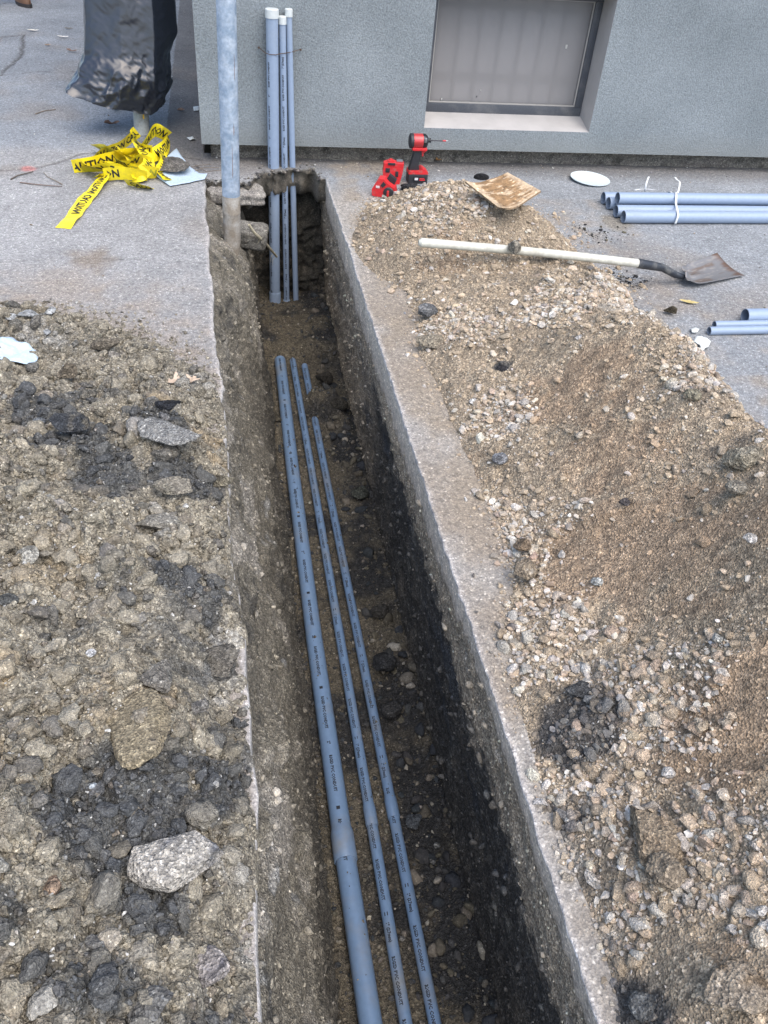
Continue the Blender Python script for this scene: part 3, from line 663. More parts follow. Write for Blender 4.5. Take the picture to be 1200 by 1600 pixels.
for q in big:
    o = bpy.data.objects.new('pebble', random.choice(SM)); o.location = P[q]; o.scale = (size[q],)*3
    o.rotation_euler = (random.gauss(0, .4), random.gauss(0, .4), random.random()*6.28); o.color = tuple(C[q])+(1,)
    kd = lab_stone(C[q])[0]; zn = zone(px_[q], py_[q], 'R'); link(o)
    tag(o, {'pale': 'off-white pebble', 'tan': 'tan rounded pebble', 'beige': 'beige flattish pebble', 'grey': 'grey pebble'}[kd]+' on the right heap, '+zn, 'pebble', kd+' pebbles on the right heap, '+zn)

# left heap: clods
n = 80000
x, y, h = scatter(n, (-1.15, .0), (.4, 3.05), HL, H_left)
hz_ = HL(x, y)
prob = np.clip(.6+.7*fbm2(x, y, 3.4, 3, 310)+.25*fbm2(x, y, 9, 3, 411), .06, 1)*np.where(h > .0, 1, np.clip(1+h*22, 0, 1)**2)*(x < xl(y)-.002)
k = (RNG.random(n) < prob) & (h > -.05); x, y, h, hz_ = x[k], y[k], h[k], hz_[k]
n = len(x); size = .0026*np.exp(RNG.gamma(1.15, .44, n)); size = np.minimum(size, .027); size = np.where((RNG.random(n) < .007), .014+.022*RNG.random(n)**1.5, size); size = np.where(h < 0, np.minimum(size, .008), size)
size = np.minimum(size, .004+np.clip(xl(y)-x, 0, 1)*.7)
P = np.stack([x, y, np.maximum(hz_, 0)+size*.22], -1); v = inview(P, 160); P, size, x, y = P[v], size[v], x[v], y[v]; n = len(P)
soil = heap_color_left(x, y); C = pal(PAL_L, [2, 2, 2, 1.5, 1.2, 1, .5, 1], n)
C = np.where((RNG.random(n) < .35)[:, None], C, soil*(.75+.6*RNG.random((n, 1)))); C = C*.6+soil*.4; C = mixc(C, (.088, .094, .10), blobmask(x, y, L_DARK, 9)*.8*(RNG.random(n) < .72))
ws = (RNG.random(n) < .045) & (size < .010); C[ws] = np.array((.50, .50, .48))*(.75+.4*RNG.random((int(ws.sum()), 1)))
px_, py_, zc = project(P); app = size/zc*inview(P, 0); order = np.argsort(-app); bigL, rest = order[:NI], order[NI:]
mid = rest[size[rest] > .007]; sml = rest[size[rest] <= .007]
merge('soil_crumbs', LP, P[mid], size[mid], C[mid], M_EARTH, True)
merge('soil_crumbs', GP, P[sml], size[sml], C[sml], M_GRAVEL)
CM = []
for i in range(12):
    V, Fc = lump_proto(3, 500+i, 1, .65+.3*random.random(), .5+.3*random.random(), .5, 9, 2.7); CM.append(npmesh('soil_clod', V, Fc, None, True)); CM[-1].materials.append(M_ROCK)
for q in bigL:
    o = bpy.data.objects.new('soil_clod', random.choice(CM)); o.location = P[q]; o.scale = (size[q],)*3
    o.rotation_euler = (random.gauss(0, .4), random.gauss(0, .4), random.random()*6.28); o.color = tuple(C[q])+(1,)
    L = C[q].mean(); t_ = 'near-black' if L < .085 else ('grey-brown' if L < .16 else 'pale brown')
    zn = zone(px_[q], py_[q], 'L'); link(o); tag(o, t_+' soil clod on the left heap, '+zn, 'soil clod', t_+' clods on the left heap, '+zn)

# grit on the pavement, along the building and round the heaps; and on the trench floor
n = 26000
x = -1.9+5.6*RNG.random(n); y = 1.2+6*RNG.random(n); hr = H_right(x, y); hl = H_left(x, y)
pr = .04+.75*(x > -.09)*sstep(4.42, 4.62, y)*(y < 4.76)+.55*np.exp(-np.clip(-hr, 0, 1)*16)*(hr < .01)*(x > .55)*(x < 3.0)+.5*np.exp(-np.clip(-hl, 0, 1)*20)*(hl < .01)*(x < 0)
pr = pr+.22*(x > .56)*(x < 1.0)*(y < 4.0)*(RNG.random(n) < .8)
ok = (RNG.random(n) < pr) & ((x < xl(y)-.004) | (x > .55) | ((y > 4.62) & (x > -.09))) & ~((x > -.094) & (y > 4.75)) & (hr < .01) & ((x > -.05) | (hl < .01))
x, y = x[ok], y[ok]; n = len(x); size = .0016*np.exp(RNG.gamma(1.1, .38, n)); size = np.minimum(size, .009)
P = np.stack([x, y, size*.3], -1); C = pal(np.array([(.45, .44, .42), (.3, .27, .23), (.15, .14, .13), (.36, .36, .37), (.24, .2, .15)]), [1, 1.2, 1, 1.4, 1], n)
merge('grit', GP, P, size, C, M_GRAVEL)
for px0, py0, wx_, wy_, cnt in ((972, 436, .11, .09, 230), (930, 366, .12, .10, 120), (1010, 505, .06, .05, 90), (640, 296, .10, .04, 60)):
    c0 = at(px0, py0); x = c0[0]+wx_*RNG.normal(size=cnt)*.6; y = c0[1]+wy_*RNG.normal(size=cnt)*.6; size = np.minimum(.0025*np.exp(RNG.gamma(1.1, .45, cnt)), .012)
    merge('grit', GP, np.stack([x, y, size*.4+np.maximum(HR(x, y), 0)], -1), size, pal(np.array([(.035, .037, .04), (.06, .06, .055), (.3, .3, .3), (.12, .11, .08)]), [4, 2, .5, 1.2], cnt), M_GRAVEL)
n = 900; x = -.085+.62*RNG.random(n); t_ = RNG.random(n)**2; y = yend(x)+(t_*.10-.012); size = np.minimum(.002*np.exp(RNG.gamma(1.2, .5, n)), .013)
P = np.stack([x, y, -.004+0*x], -1); C = pal(np.array([(.12, .115, .105), (.2, .18, .155), (.08, .08, .08), (.3, .29, .27)]), [2, 1.5, 1.5, .6], n)
merge('grit', LP, P, size, C, M_EARTH, True)
tflat = TV.reshape(-1, 3); fm = (floor_m*np.ones_like(X)).ravel() > .9; fidx = np.where(fm & (tflat[:, 1] > .5))[0]
sel = RNG.choice(fidx, 6500); P = tflat[sel]+np.array([0, 0, .001]); size = .0022*np.exp(RNG.gamma(1.15, .58, len(P))); size = np.minimum(size, .030); size = np.where(P[:, 0] < .44, np.minimum(size, .010), size)
C = pal(np.array([(.10, .09, .07), (.06, .06, .06), (.15, .135, .11), (.28, .26, .22), (.04, .045, .05)]), [2, 2, 1, .4, 1], len(P))
merge('trench_crumbs', LP, P, size, C, M_GRAVEL, True)
widx = np.where((~fm) & (tflat[:, 1] > .4) & (tflat[:, 1] < 4.6))[0]; sel = RNG.choice(widx, 9000); P = tflat[sel]; size = np.minimum(.0018*np.exp(RNG.gamma(1.2, .5, len(P))), .018)
C = np.clip(col.reshape(-1, 3)[sel]*(.7+1.1*RNG.random((len(P), 1))), .03, .6)
merge('trench_crumbs', GP, P, size, C, M_GRAVEL, True)

# ------------------------------------------------------------------ the larger single rocks
def rock(name, px, py, w_px, asp, hgt, col, label, cat, z=None, seed=1, rz=0, sub=5, cuts=9, amp=.2, heap=None, col2=None, sink=.35, sc=1.6):
    """w_px wide in the photo, asp = depth/width on the ground, hgt = height/width"""
    p = at(px, py, .12 if z is None else z)
    for _ in range(3):
        if heap is not None: p = at(px, py, float(heap(np.array([p[0]]), np.array([p[1]]))[0]))
    Wd = w_px/pxm(p); V, Fc = lump_proto(sub, seed, .5, .5*asp, .5*hgt, amp, cuts, sc, .48 if cuts < 9 else .36)
    V = V/np.abs(V[:, 0]).max()*.5; V = V*Wd; V[:, 2] = np.where(V[:, 2] < -.12*Wd*hgt, -.12*Wd*hgt+.3*(V[:, 2]+.12*Wd*hgt), V[:, 2])
    n_ = fbm3(V[:, 0]/Wd+seed, V[:, 1]/Wd, V[:, 2]/Wd, 3.2, 4, seed+5); n2_ = fbm3(V[:, 0], V[:, 1]+seed, V[:, 2], 70, 2, seed+6)
    V = V*(1+.05*n2_)[:, None]
    C = np.ones((len(V), 3))*np.array(col); C = mixc(C, col2 or tuple(np.array(col)*.45), sstep(.0, .5, n_+.3*n2_)*.9)
    me = npmesh(name, V, Fc, C, True); o = mobj(name, me, M_EARTH); o.location = (p[0], p[1], p[2]+Wd*hgt*.5*(1-sink)-.0); o.rotation_euler = (0, 0, rz)
    return tag(o, label, cat)
G1, D1, BR, DK = (.33, .32, .30), (.10, .105, .11), (.235, .21, .17), (.05, .055, .062)
rock('concrete_chunk', 285, 1345, 160, .66, .42, (.42, .40, .36), 'big angular grey chunk of broken concrete, largest piece on the near left heap', 'concrete chunk', heap=HL, seed=3, cuts=12, amp=.16, col2=(.10, .11, .13), sink=.2, rz=.15)
rock('concrete_chunk', 322, 1522, 76, 1.05, .5, (.30, .28, .27), 'pale round-cornered chunk at bottom left, directly below the biggest chunk', 'concrete chunk', heap=HL, seed=4, col2=(.08, .08, .10), sink=.25)
rock('asphalt_chunk', 240, 1570, 86, .8, .45, (.15, .15, .145), 'dark grey flat-topped chunk at the bottom edge of the left spoil heap', 'asphalt chunk', heap=HL, seed=6, cuts=14, col2=(.10, .10, .10), sink=.25)
rock('asphalt_slab', 262, 690, 112, .62, .34, (.25, .25, .24), 'broken asphalt slab with a black underside near the upper edge of the left heap', 'asphalt chunk', heap=HL, seed=8, cuts=14, col2=DK, sink=.15, rz=-.2)
rock('asphalt_lump', 110, 672, 62, .8, .6, DK, 'black asphalt lump with a tan patch, upper left spoil heap', 'asphalt chunk', heap=HL, seed=9, cuts=12, col2=(.13, .12, .10))
rock('asphalt_lump', 255, 722, 36, .9, .8, (.17, .16, .14), 'small square grey lump leaning below the broken asphalt slab', 'asphalt chunk', heap=HL, seed=10, cuts=12)
rock('asphalt_lump', 265, 640, 44, .6, .5, (.03, .033, .04), 'black tar-coated lump just above the broken asphalt slab', 'asphalt chunk', heap=HL, seed=12, cuts=10)
rock('soil_lump', 250, 825, 84, .8, .45, (.26, .25, .22), 'pale crusted lump of soil beside the trench, halfway down the left heap', 'soil lump', heap=HL, seed=13, col2=(.16, .15, .12))
rock('soil_lump', 278, 765, 74, .5, .35, (.25, .23, .19), 'long pale soil lump lying above the crusted lump on the left heap', 'soil lump', heap=HL, seed=14, col2=(.16, .15, .12))
rock('soil_lump', 343, 757, 56, .5, .5, (.24, .22, .17), 'tan soil lump hanging over the left rim of the trench', 'soil lump', z=.015, seed=15, sub=4)
rock('soil_lump', 215, 1140, 105, 1.35, .22, (.25, .215, .15), 'broad flat ochre clod in the middle of the left spoil heap', 'soil lump', heap=HL, seed=16, amp=.22, cuts=3, col2=(.17, .15, .12), sink=.45)
rock('soil_lump', 250, 1065, 66, .8, .5, (.2, .19, .17), 'grey clod just above the broad ochre clod on the left heap', 'soil lump', heap=HL, seed=17, col2=(.12, .12, .11))
rock('soil_lump', 345, 1035, 86, .95, .42, (.155, .145, .125), 'dark brown wedge of soil right against the left trench rim', 'soil lump', heap=HL, seed=18, cuts=11, col2=(.10, .095, .085), sink=.45)
rock('soil_lump', 305, 1110, 44, .9, .6, (.17, .165, .155), 'rough grey clod between the ochre clod and the trench rim', 'soil lump', heap=HL, seed=19, col2=(.10, .10, .10))
rock('soil_lump', 168, 548, 48, .75, .6, (.17, .15, .12), 'brown clod at the upper edge of the left spoil heap near the scattered gravel', 'soil lump', heap=HL, seed=20)
rock('soil_lump', 106, 592, 34, .9, .8, (.17, .145, .11), 'small brown angular clod left of the dry leaves on the left heap', 'soil lump', heap=HL, seed=21, cuts=12)
rock('cobble', 42, 875, 36, 1.35, .6, (.36, .35, .31), 'oblong pale cobble on the far left of the left heap', 'cobble', heap=HL, seed=22, cuts=5, amp=.1, rz=-.4, col2=(.27, .26, .22))
rock('cobble', 80, 786, 23, .95, .8, (.40, .39, .35), 'round off-white cobble, left heap, above the oblong one', 'cobble', heap=HL, seed=23, cuts=3, amp=.08, col2=(.3, .29, .26))
rock('cobble', 143, 1023, 17, .9, .7, (.62, .64, .66), 'small bright white pebble in the middle of the left heap', 'cobble', heap=HL, seed=24, cuts=6, amp=.08, sub=4)
rock('cobble', 145, 1231, 17, .8, .6, (.45, .50, .54), 'small pale blue-grey pebble below the broad ochre clod', 'cobble', heap=HL, seed=25, cuts=2, amp=.06, sub=4)
rock('cobble', 86, 1390, 34, 1.1, .7, (.36, .27, .2), 'pinkish-brown cobble left of the wet black soil at lower left', 'cobble', heap=HL, seed=26, cuts=5, amp=.1)
rock('cobble', 119, 1363, 26, 1.1, .8, (.24, .22, .18), 'squarish grey-brown stone beside the pinkish cobble', 'cobble', heap=HL, seed=27, cuts=12, amp=.1)
rock('cobble', 50, 943, 16, .8, .6, (.62, .62, .60), 'small bright white pebble at the left edge of the heap', 'cobble', heap=HL, seed=28, cuts=6, amp=.08, sub=4)
rock('cobble', 62, 662, 22, .6, .6, (.14, .155, .17), 'smooth dark blue-grey pebble, upper left heap', 'cobble', heap=HL, seed=29, cuts=2, amp=.06, sub=4)
rock('cobble', 15, 942, 34, .7, .6, (.12, .125, .12), 'dark greenish stone at the far left edge of the heap', 'cobble', heap=HL, seed=30, cuts=5, amp=.1)
for i, (a, b_, w_) in enumerate([(45, 497, 34), (75, 522, 15), (80, 490, 20), (20, 500, 22)]):
    rock('concrete_fragment', a, b_, w_, .7, .5, (.40, .42, .43), ['pale concrete fragment, largest of those at the top of the left heap', 'small white concrete fragment right of the torn plastic sheet', 'narrow pale concrete fragment at the heap top, right of the largest', 'pale concrete fragment at the left picture edge, top of the left heap'][i], 'concrete fragment', heap=HL, seed=31+i, cuts=10, amp=.1, sub=4, sink=.2)
# right heap
rock('asphalt_lump', 666, 497, 34, .8, .75, (.13, .135, .14), 'dark speckled asphalt lump at the foot of the right heap beside the trench slab', 'asphalt chunk', z=.02, seed=41, cuts=4, amp=.12, col2=(.28, .28, .28), sink=.1)
rock('soil_lump', 670, 543, 46, .75, .6, (.26, .23, .18), 'crumbly tan lump at the foot of the right heap below the speckled lump', 'soil lump', z=.02, seed=42, sink=.15)
rock('cobble', 815, 898, 44, 1.0, .7, (.24, .20, .15), 'brown cobble sitting at the slab edge of the right heap', 'cobble', z=.03, seed=43, cuts=4, amp=.12, sink=.2, col2=(.36, .34, .3))
rock('cobble', 815, 858, 30, .8, .7, (.20, .155, .11), 'dark brown cobble just behind the one at the slab edge', 'cobble', z=.03, seed=44, cuts=4, amp=.12, sink=.2)
rock('cobble', 779, 722, 27, .9, .8, (.25, .26, .28), 'speckled blue-grey cobble in the gravel of the right heap', 'cobble', heap=HR, seed=45, cuts=5, amp=.1, sub=4)
rock('cobble', 932, 912, 20, .9, .7, (.46, .48, .47), 'pale round cobble in the middle of the right heap', 'cobble', heap=HR, seed=46, cuts=3, amp=.06, sub=4)
rock('cobble', 1120, 1000, 22, .9, .6, (.46, .46, .43), 'pale square-cornered cobble, middle right of the right heap', 'cobble', heap=HR, seed=47, cuts=9, amp=.06, sub=4)
rock('cobble', 1062, 1026, 25, .6, .5, (.55, .52, .49), 'oblong whitish cobble left of the square-cornered one', 'cobble', heap=HR, seed=48, cuts=6, amp=.06, sub=4)
rock('cobble', 943, 1112, 23, .7, .6, (.42, .35, .26), 'squarish tan stone at the edge of the black patch on the right heap', 'cobble', heap=HR, seed=49, cuts=12, amp=.05, sub=4)
rock('cobble', 928, 1376, 33, 1.1, .55, (.52, .49, .45), 'large flat off-white stone near the slab edge, lower right heap', 'cobble', heap=HR, seed=50, cuts=9, amp=.08, sink=.2)
rock('cobble', 960, 1379, 24, 1.0, .5, (.34, .34, .31), 'flat grey-green stone touching the large off-white one', 'cobble', heap=HR, seed=51, cuts=7, amp=.08)
rock('soil_lump', 1010, 1310, 92, 1.35, .62, (.27, .22, .16), 'big lumpy brown clod in the lower middle of the right heap', 'soil lump', heap=HR, seed=52, cuts=3, amp=.32, col2=(.20, .155, .11), sink=.3, sc=2.2)
rock('soil_lump', 1035, 1368, 64, .9, .7, (.25, .21, .16), 'brown clod against the lower side of the big lumpy clod, right heap', 'soil lump', heap=HR, seed=53, cuts=3, amp=.3, sink=.3, sc=2.2)
rock('soil_lump', 1140, 1555, 110, .8, .6, (.28, .24, .19), 'broad crumbly clod in the bottom right corner', 'soil lump', heap=HR, seed=54, cuts=4, amp=.3, sink=.35, col2=(.19, .14, .09), sc=2.0)
rock('asphalt_lump', 1010, 1575, 60, .9, .4, (.12, .125, .125), 'dark clod by the black soil at the bottom of the right heap', 'asphalt chunk', heap=HR, seed=55, cuts=6, amp=.2)
rock('soil_lump', 1155, 735, 70, .62, .75, (.28, .255, .20), 'large tan lump near the crest at the right edge, upper one', 'soil lump', heap=HR, seed=56, cuts=5, amp=.2, sink=.2)
rock('soil_lump', 1150, 770, 44, .7, .6, (.26, .24, .20), 'tan lump just below the large lump near the right crest', 'soil lump', heap=HR, seed=57, cuts=5, amp=.2, sink=.2)
rock('soil_lump', 1078, 625, 34, .8, .6, (.25, .23, .17), 'olive lump half way along the crest of the right heap', 'soil lump', heap=HR, seed=58, cuts=5, amp=.2, sink=.2)
rock('asphalt_lump', 975, 787, 20, .8, .7, (.10, .09, .09), 'small shiny dark lump in the middle of the right heap', 'asphalt chunk', heap=HR, seed=59, sub=4)
rock('soil_lump', 1046, 492, 22, .9, .9, (.10, .085, .06), 'dark brown clod lying on the pavement behind the crest', 'soil lump', z=0, seed=60, sub=4, sink=.1)
rock('asphalt_lump', 783, 578, 22, .7, .5, (.035, .035, .04), 'small jet black crumb of asphalt in the right heap gravel', 'asphalt chunk', heap=HR, seed=61, sub=4)
rock('concrete_chunk', 905, 1085, 50, .9, .4, (.075, .078, .08), 'charcoal grey clod in the black patch of the right heap', 'asphalt chunk', heap=HR, seed=62, sub=4)
for i, (a, b_, w_, c_) in enumerate([(1000, 470, 14, 0), (905, 530, 15, 0), (860, 535, 13, 1), (800, 670, 14, 0), (895, 1180, 20, 1), (1043, 1210, 22, 0), (1190, 1425, 20, 0), (1142, 1455, 17, 0), (980, 1480, 20, 1), (740, 630, 14, 0), (1170, 845, 22, 0), (1140, 1120, 20, 1)]):
    rock('cobble', a, b_, w_*1.1, .8, .6, [(.55, .53, .50), (.42, .35, .27)][c_], ['off-white cobble standing out', 'tan cobble standing out'][c_]+' '+['near the crest by the shovel socket', 'just below the crest of the right heap', 'left of the pale stones below the crest', 'in the gravel above the blue-grey cobble', 'at the lower rim of the black patch', 'in the thick gravel, lower right heap', 'at the right edge, lower heap', 'at lower right, left of the edge stone', 'in the gravel below the flat off-white stone', 'on the slope above the slab strip', 'at the right edge below the two tan lumps', 'on the brown fine soil at the right'][i], 'cobble', heap=HR, seed=70+i, cuts=6, amp=.06, sub=3)
rock('soil_lump', 803, 398, 26, .9, .8, (.27, .25, .21), 'grey-brown clod lying on top of the shovel handle at mid length', 'soil lump', z=.165, seed=151, sub=4, sink=.1)
# trench: broken concrete at its far end, stones on its floor
def block(name, c, sz, rot, col, label, cat, seed, amp=.12):
    V, Fc = lump_proto(4, seed, 1, 1, 1, 0, 0, 2.2); V = V/(np.abs(V)**7).sum(1, keepdims=True)**(1/7); V = V*(1+amp*fbm3(V[:, 0]+seed, V[:, 1], V[:, 2], 1.3, 3, seed))[:, None]*.5*np.array(sz)
    n_ = fbm3(V[:, 0]+seed, V[:, 1], V[:, 2], 30, 4, seed); V = V*(1+.16*n_)[:, None]
    C = mixc(np.ones((len(V), 3))*np.array(col), tuple(np.array(col)*.5), sstep(0, .5, n_))
    o = mobj(name, npmesh(name, V, Fc, C, True), M_EARTH); o.location = c; o.rotation_euler = rot; return tag(o, label, cat)
block('concrete_chunk', (.12, 4.36, -.055), (.19, .16, .06), (.1, .08, .15), (.36, .34, .31), 'broken concrete block at the trench edge right of the galvanized post', 'concrete chunk', 81)
block('concrete_chunk', (.135, 4.14, -.185), (.15, .13, .10), (.15, .1, -.12), (.24, .23, .205), 'lower grey concrete block in the trench side right of the post', 'concrete chunk', 82)
block('concrete_chunk', (-.035, 4.34, -.055), (.09, .08, .06), (.1, .1, .4), (.33, .31, .28), 'small pale concrete lump in the corner left of the galvanized post', 'concrete chunk', 83)
for i, (a, b_, w_, hh, c_, lb) in enumerate([(592, 1285, 30, .35, (.10, .11, .12), 'flat grey stone on the trench floor beside the conduit sockets'), (683, 1322, 12, .6, (.2, .2, .19), 'round grey pebble on the trench floor, upper one'),
        (675, 1348, 12, .6, (.19, .19, .18), 'round grey pebble on the trench floor, lower one'), (629, 1468, 11, .5, (.26, .25, .23), 'flat tan pebble between the two small conduits'),
        (600, 1045, 36, .8, (.05, .052, .055), 'black clod at the foot of the right trench wall, upper one'), (612, 1115, 34, .7, (.06, .06, .06), 'black clod at the foot of the right trench wall, lower one'),
        (562, 775, 28, .7, (.085, .09, .075), 'greenish stone on the trench floor right of the third conduit'), (505, 600, 32, .8, (.055, .05, .042), 'dark clod next to the far stub of the third conduit'),
        (530, 640, 30, .8, (.06, .055, .045), 'dark clod on the fallen soil that buries the third conduit'), (428, 660, 26, .7, (.08, .072, .055), 'soil lump touching the left of the large conduit'),
        (560, 560, 20, .8, (.05, .046, .04), 'dark clod lodged at the foot of the trench wall, far end'), (590, 960, 34, .6, (.06, .056, .05), 'dark flat clod on the trench floor halfway along')]):
    rock('trench_stone', a if i else 648, b_, w_, .9, hh, c_, lb, 'stone', z=-.84 if i not in (8,) else -.79, seed=90+i, cuts=8, amp=.18, sub=3, sink=.15)
# ================================================================== THE BUILDING
def quad_mesh(name, quads, m, parent=None):
    bm = bmesh.new()
    for q in quads: bm.faces.new([bm.verts.new(v) for v in q])
    bmesh.ops.remove_doubles(bm, verts=bm.verts, dist=1e-5)
    me = bpy.data.meshes.new(name); bm.to_mesh(me); bm.free(); return mobj(name, me, m, parent)
bld = empty('stucco_building', (0, 4.66, 0), 'grey stucco building wall with a low window, standing above the trench end', 'building')
WX0, WX1, WZ0, WZ1, WY, WB = 1.098, 2.05, .207, .862, 4.66, 4.85
XA, XB, ZA, ZB = -.094, 9.0, .095, 3.6
q = []
xs_ = [XA, WX0, WX1, XB]; zs_ = [ZA, WZ0, WZ1, ZB]
for i in range(3):
    for j in range(3):
        if i == 1 and j == 1: continue
        q.append([(xs_[i], WY, zs_[j]), (xs_[i+1], WY, zs_[j]), (xs_[i+1], WY, zs_[j+1]), (xs_[i], WY, zs_[j+1])])
q.append([(XA, 14, ZA), (XA, WY, ZA), (XA, WY, ZB), (XA, 14, ZB)])
q.append([(XA, WY, ZA), (XA, 14, ZA), (XB, 14, ZA), (XB, WY, ZA)]); q.append([(XA, WY, ZB), (XB, WY, ZB), (XB, 14, ZB), (XA, 14, ZB)])
q.append([(XB, WY, ZA), (XB, 14, ZA), (XB, 14, ZB), (XB, WY, ZB)])
wall = quad_mesh('wall', q, M_STUCCO, bld)
M_REV = pbr('painted_reveal', (.385, .375, .365), .6, nscale=9, namt=.08, bump=.001, bscale=80)
win = quad_mesh('window', [[(WX0, WY, WZ0), (WX1, WY, WZ0), (WX1, WB, .25), (WX0, WB, .25)], [(WX1, WY, WZ0), (WX1, WY, WZ1), (WX1, WB, WZ1), (WX1, WB, .25)],
     [(WX0, WY, WZ0), (WX0, WB, .25), (WX0, WB, WZ1), (WX0, WY, WZ1)], [(WX0, WY, WZ1), (WX0, WB, WZ1), (WX1, WB, WZ1), (WX1, WY, WZ1)]], M_REV, bld)
M_FRAME = dusty('dark_window_frame', (.055, .062, .075), (.16, .16, .16), scale=5, lo=.5, hi=.8, rough=.4)
b = B(); fy0, fy1 = WB-.022, WB+.05
b.box((WX0+.001, fy0, .236), (WX1-.001, fy1, .292)); b.box((WX0+.001, fy0, WZ1-.05), (WX1-.001, fy1, WZ1-.001))
b.box((WX0+.001, fy0+.001, .292), (WX0+.052, fy1, WZ1-.05)); b.box((WX1-.042, fy0+.001, .292), (WX1-.001, fy1, WZ1-.05))
b.mesh('frame', M_FRAME, win, bevel=.003)
b = B(); g0, g1, gz0, gz1 = WX0+.052, WX1-.042, .292, WZ1-.05
for lo, hi in [((g0, fy0+.012, gz0), (g1, fy0+.02, gz0+.006)), ((g0, fy0+.012, gz1-.005), (g1, fy0+.02, gz1)), ((g1-.006, fy0+.0125, gz0+.006), (g1, fy0+.0205, gz1-.005)), ((g0, fy0+.0125, gz0+.006), (g0+.006, fy0+.0205, gz1-.005))]: b.box(lo, hi)
b.mesh('glazing_bead', pbr('pale_gasket', (.34, .33, .31), .6), win)
t = NT('dusty_glass'); tr = t.n('ShaderNodeBsdfTransparent'); mx = t.n('ShaderNodeMixShader'); mx.inputs[0].default_value = .64
t.b.inputs['Base Color'].default_value = (.30, .295, .295, 1); t.b.inputs['Roughness'].default_value = .12
out = t.t.nodes['Material Output']; t.l(tr.outputs[0], mx.inputs[1]); t.l(t.b.outputs[0], mx.inputs[2]); t.l(mx.outputs[0], out.inputs[0])
quad_mesh('pane', [[(g0, fy0+.03, gz0), (g1, fy0+.03, gz0), (g1, fy0+.03, gz1), (g0, fy0+.03, gz1)]], t.m, win)
M_BLIND = pbr('grey_blind', (.40, .385, .39), .9, nscale=2.5, namt=.12)
quad_mesh('blind', [[(g0-.05, 4.99, gz0-.05), (g1+.05, 4.99, gz0-.05), (g1+.05, 4.99, gz1+.05), (g0-.05, 4.99, gz1+.05)]], M_BLIND, win)
M_BARREFL = pbr('reflected_bar', (.13, .13, .14), .7)
for i in range(8):  # bars modelled behind the pane to imitate security bars reflected in it
    b = B(); xx = 1.19+i*.118; b.box((xx, 4.965, gz0-.04), (xx+.013, 4.978, gz1+.04)); b.mesh('bar_reflection', M_BARREFL, win)
for zz_ in (.40, .735):  # cross rails of the same imitated reflection
    b = B(); b.box((g0-.03, 4.950, zz_), (g1+.03, 4.964, zz_+.02)); b.mesh('rail_reflection', M_BARREFL, win)
for a, c_ in [((690, 155), .010), ((751, 141), .006), ((745, 151), .006), ((885, 73), .016)]:
    p = aty(a[0], a[1], fy0+.027); b = B(); b.box((p[0]-c_*.35, fy0+.026, p[2]-c_*.6), (p[0]+c_*.35, fy0+.029, p[2]+c_*.6)); b.mesh('paint_fleck', pbr('fleck', (.4, .4, .38), .8) if a[0] != 745 else M_INK, win, bevel=.001)
# foundation under the stucco, going down behind the trench end
fx = np.concatenate([np.arange(-.05, 4.0, .011), [4.5, 6, 9]]); fz = np.concatenate([np.arange(-.95, .2, .011)])
Xq, Zq = np.meshgrid(fx, fz, indexing='ij'); nz = fbm2(Xq, Zq*2, 5, 4, 501); nz2 = fbm2(Xq, Zq, 28, 4, 502)
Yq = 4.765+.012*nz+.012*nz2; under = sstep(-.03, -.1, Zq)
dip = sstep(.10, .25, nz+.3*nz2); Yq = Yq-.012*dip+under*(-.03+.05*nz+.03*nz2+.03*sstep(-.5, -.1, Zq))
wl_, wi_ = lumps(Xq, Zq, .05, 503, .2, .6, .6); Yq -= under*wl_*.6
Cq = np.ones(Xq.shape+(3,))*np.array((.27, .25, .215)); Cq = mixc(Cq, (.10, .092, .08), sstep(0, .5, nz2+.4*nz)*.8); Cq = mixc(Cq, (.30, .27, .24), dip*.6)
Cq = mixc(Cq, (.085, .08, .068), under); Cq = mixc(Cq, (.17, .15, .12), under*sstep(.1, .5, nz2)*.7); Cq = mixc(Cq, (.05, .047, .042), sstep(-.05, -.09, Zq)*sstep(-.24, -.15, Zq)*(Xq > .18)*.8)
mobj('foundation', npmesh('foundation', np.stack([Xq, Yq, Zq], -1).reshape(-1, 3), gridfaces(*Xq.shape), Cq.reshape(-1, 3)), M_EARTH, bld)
Ys_, Zs_ = np.meshgrid(np.array([4.75, 6, 8, 13.9]), np.array([-.3, 0, .2]), indexing='ij')
mobj('foundation', npmesh('foundation', np.stack([0*Ys_-.05, Ys_, Zs_], -1).reshape(-1, 3), gridfaces(4, 3), np.ones((12, 3))*.15), M_EARTH, bld)

# ================================================================== WRITING HELPERS
_tc = {}
def text_geo(s, size, bold=0.0):
    k = (s, size, bold)
    if k in _tc: return _tc[k]
    c = bpy.data.curves.new('t', 'FONT'); c.body = s; c.size = size; c.resolution_u = 1; c.offset = bold; c.fill_mode = 'FRONT'
    o = bpy.data.objects.new('t', c); COL.objects.link(o); dg = bpy.context.evaluated_depsgraph_get()
    me = bpy.data.meshes.new_from_object(o.evaluated_get(dg)); V = [v.co.copy() for v in me.vertices]; Fc = [tuple(p.vertices) for p in me.polygons]
    bpy.data.objects.remove(o); bpy.data.meshes.remove(me); _tc[k] = (V, Fc); return V, Fc
def path_eval(pts):
    P = [Vector(p) for p in pts]; L = [0]
    for a, c in zip(P, P[1:]): L.append(L[-1]+(c-a).length)
    def f(s):
        s = max(0, min(L[-1]-1e-6, s)); i = 0
        while L[i+1] < s: i += 1
        t_ = (s-L[i])/(L[i+1]-L[i]); return P[i].lerp(P[i+1], t_), (P[i+1]-P[i]).normalized()
    return f, L[-1]
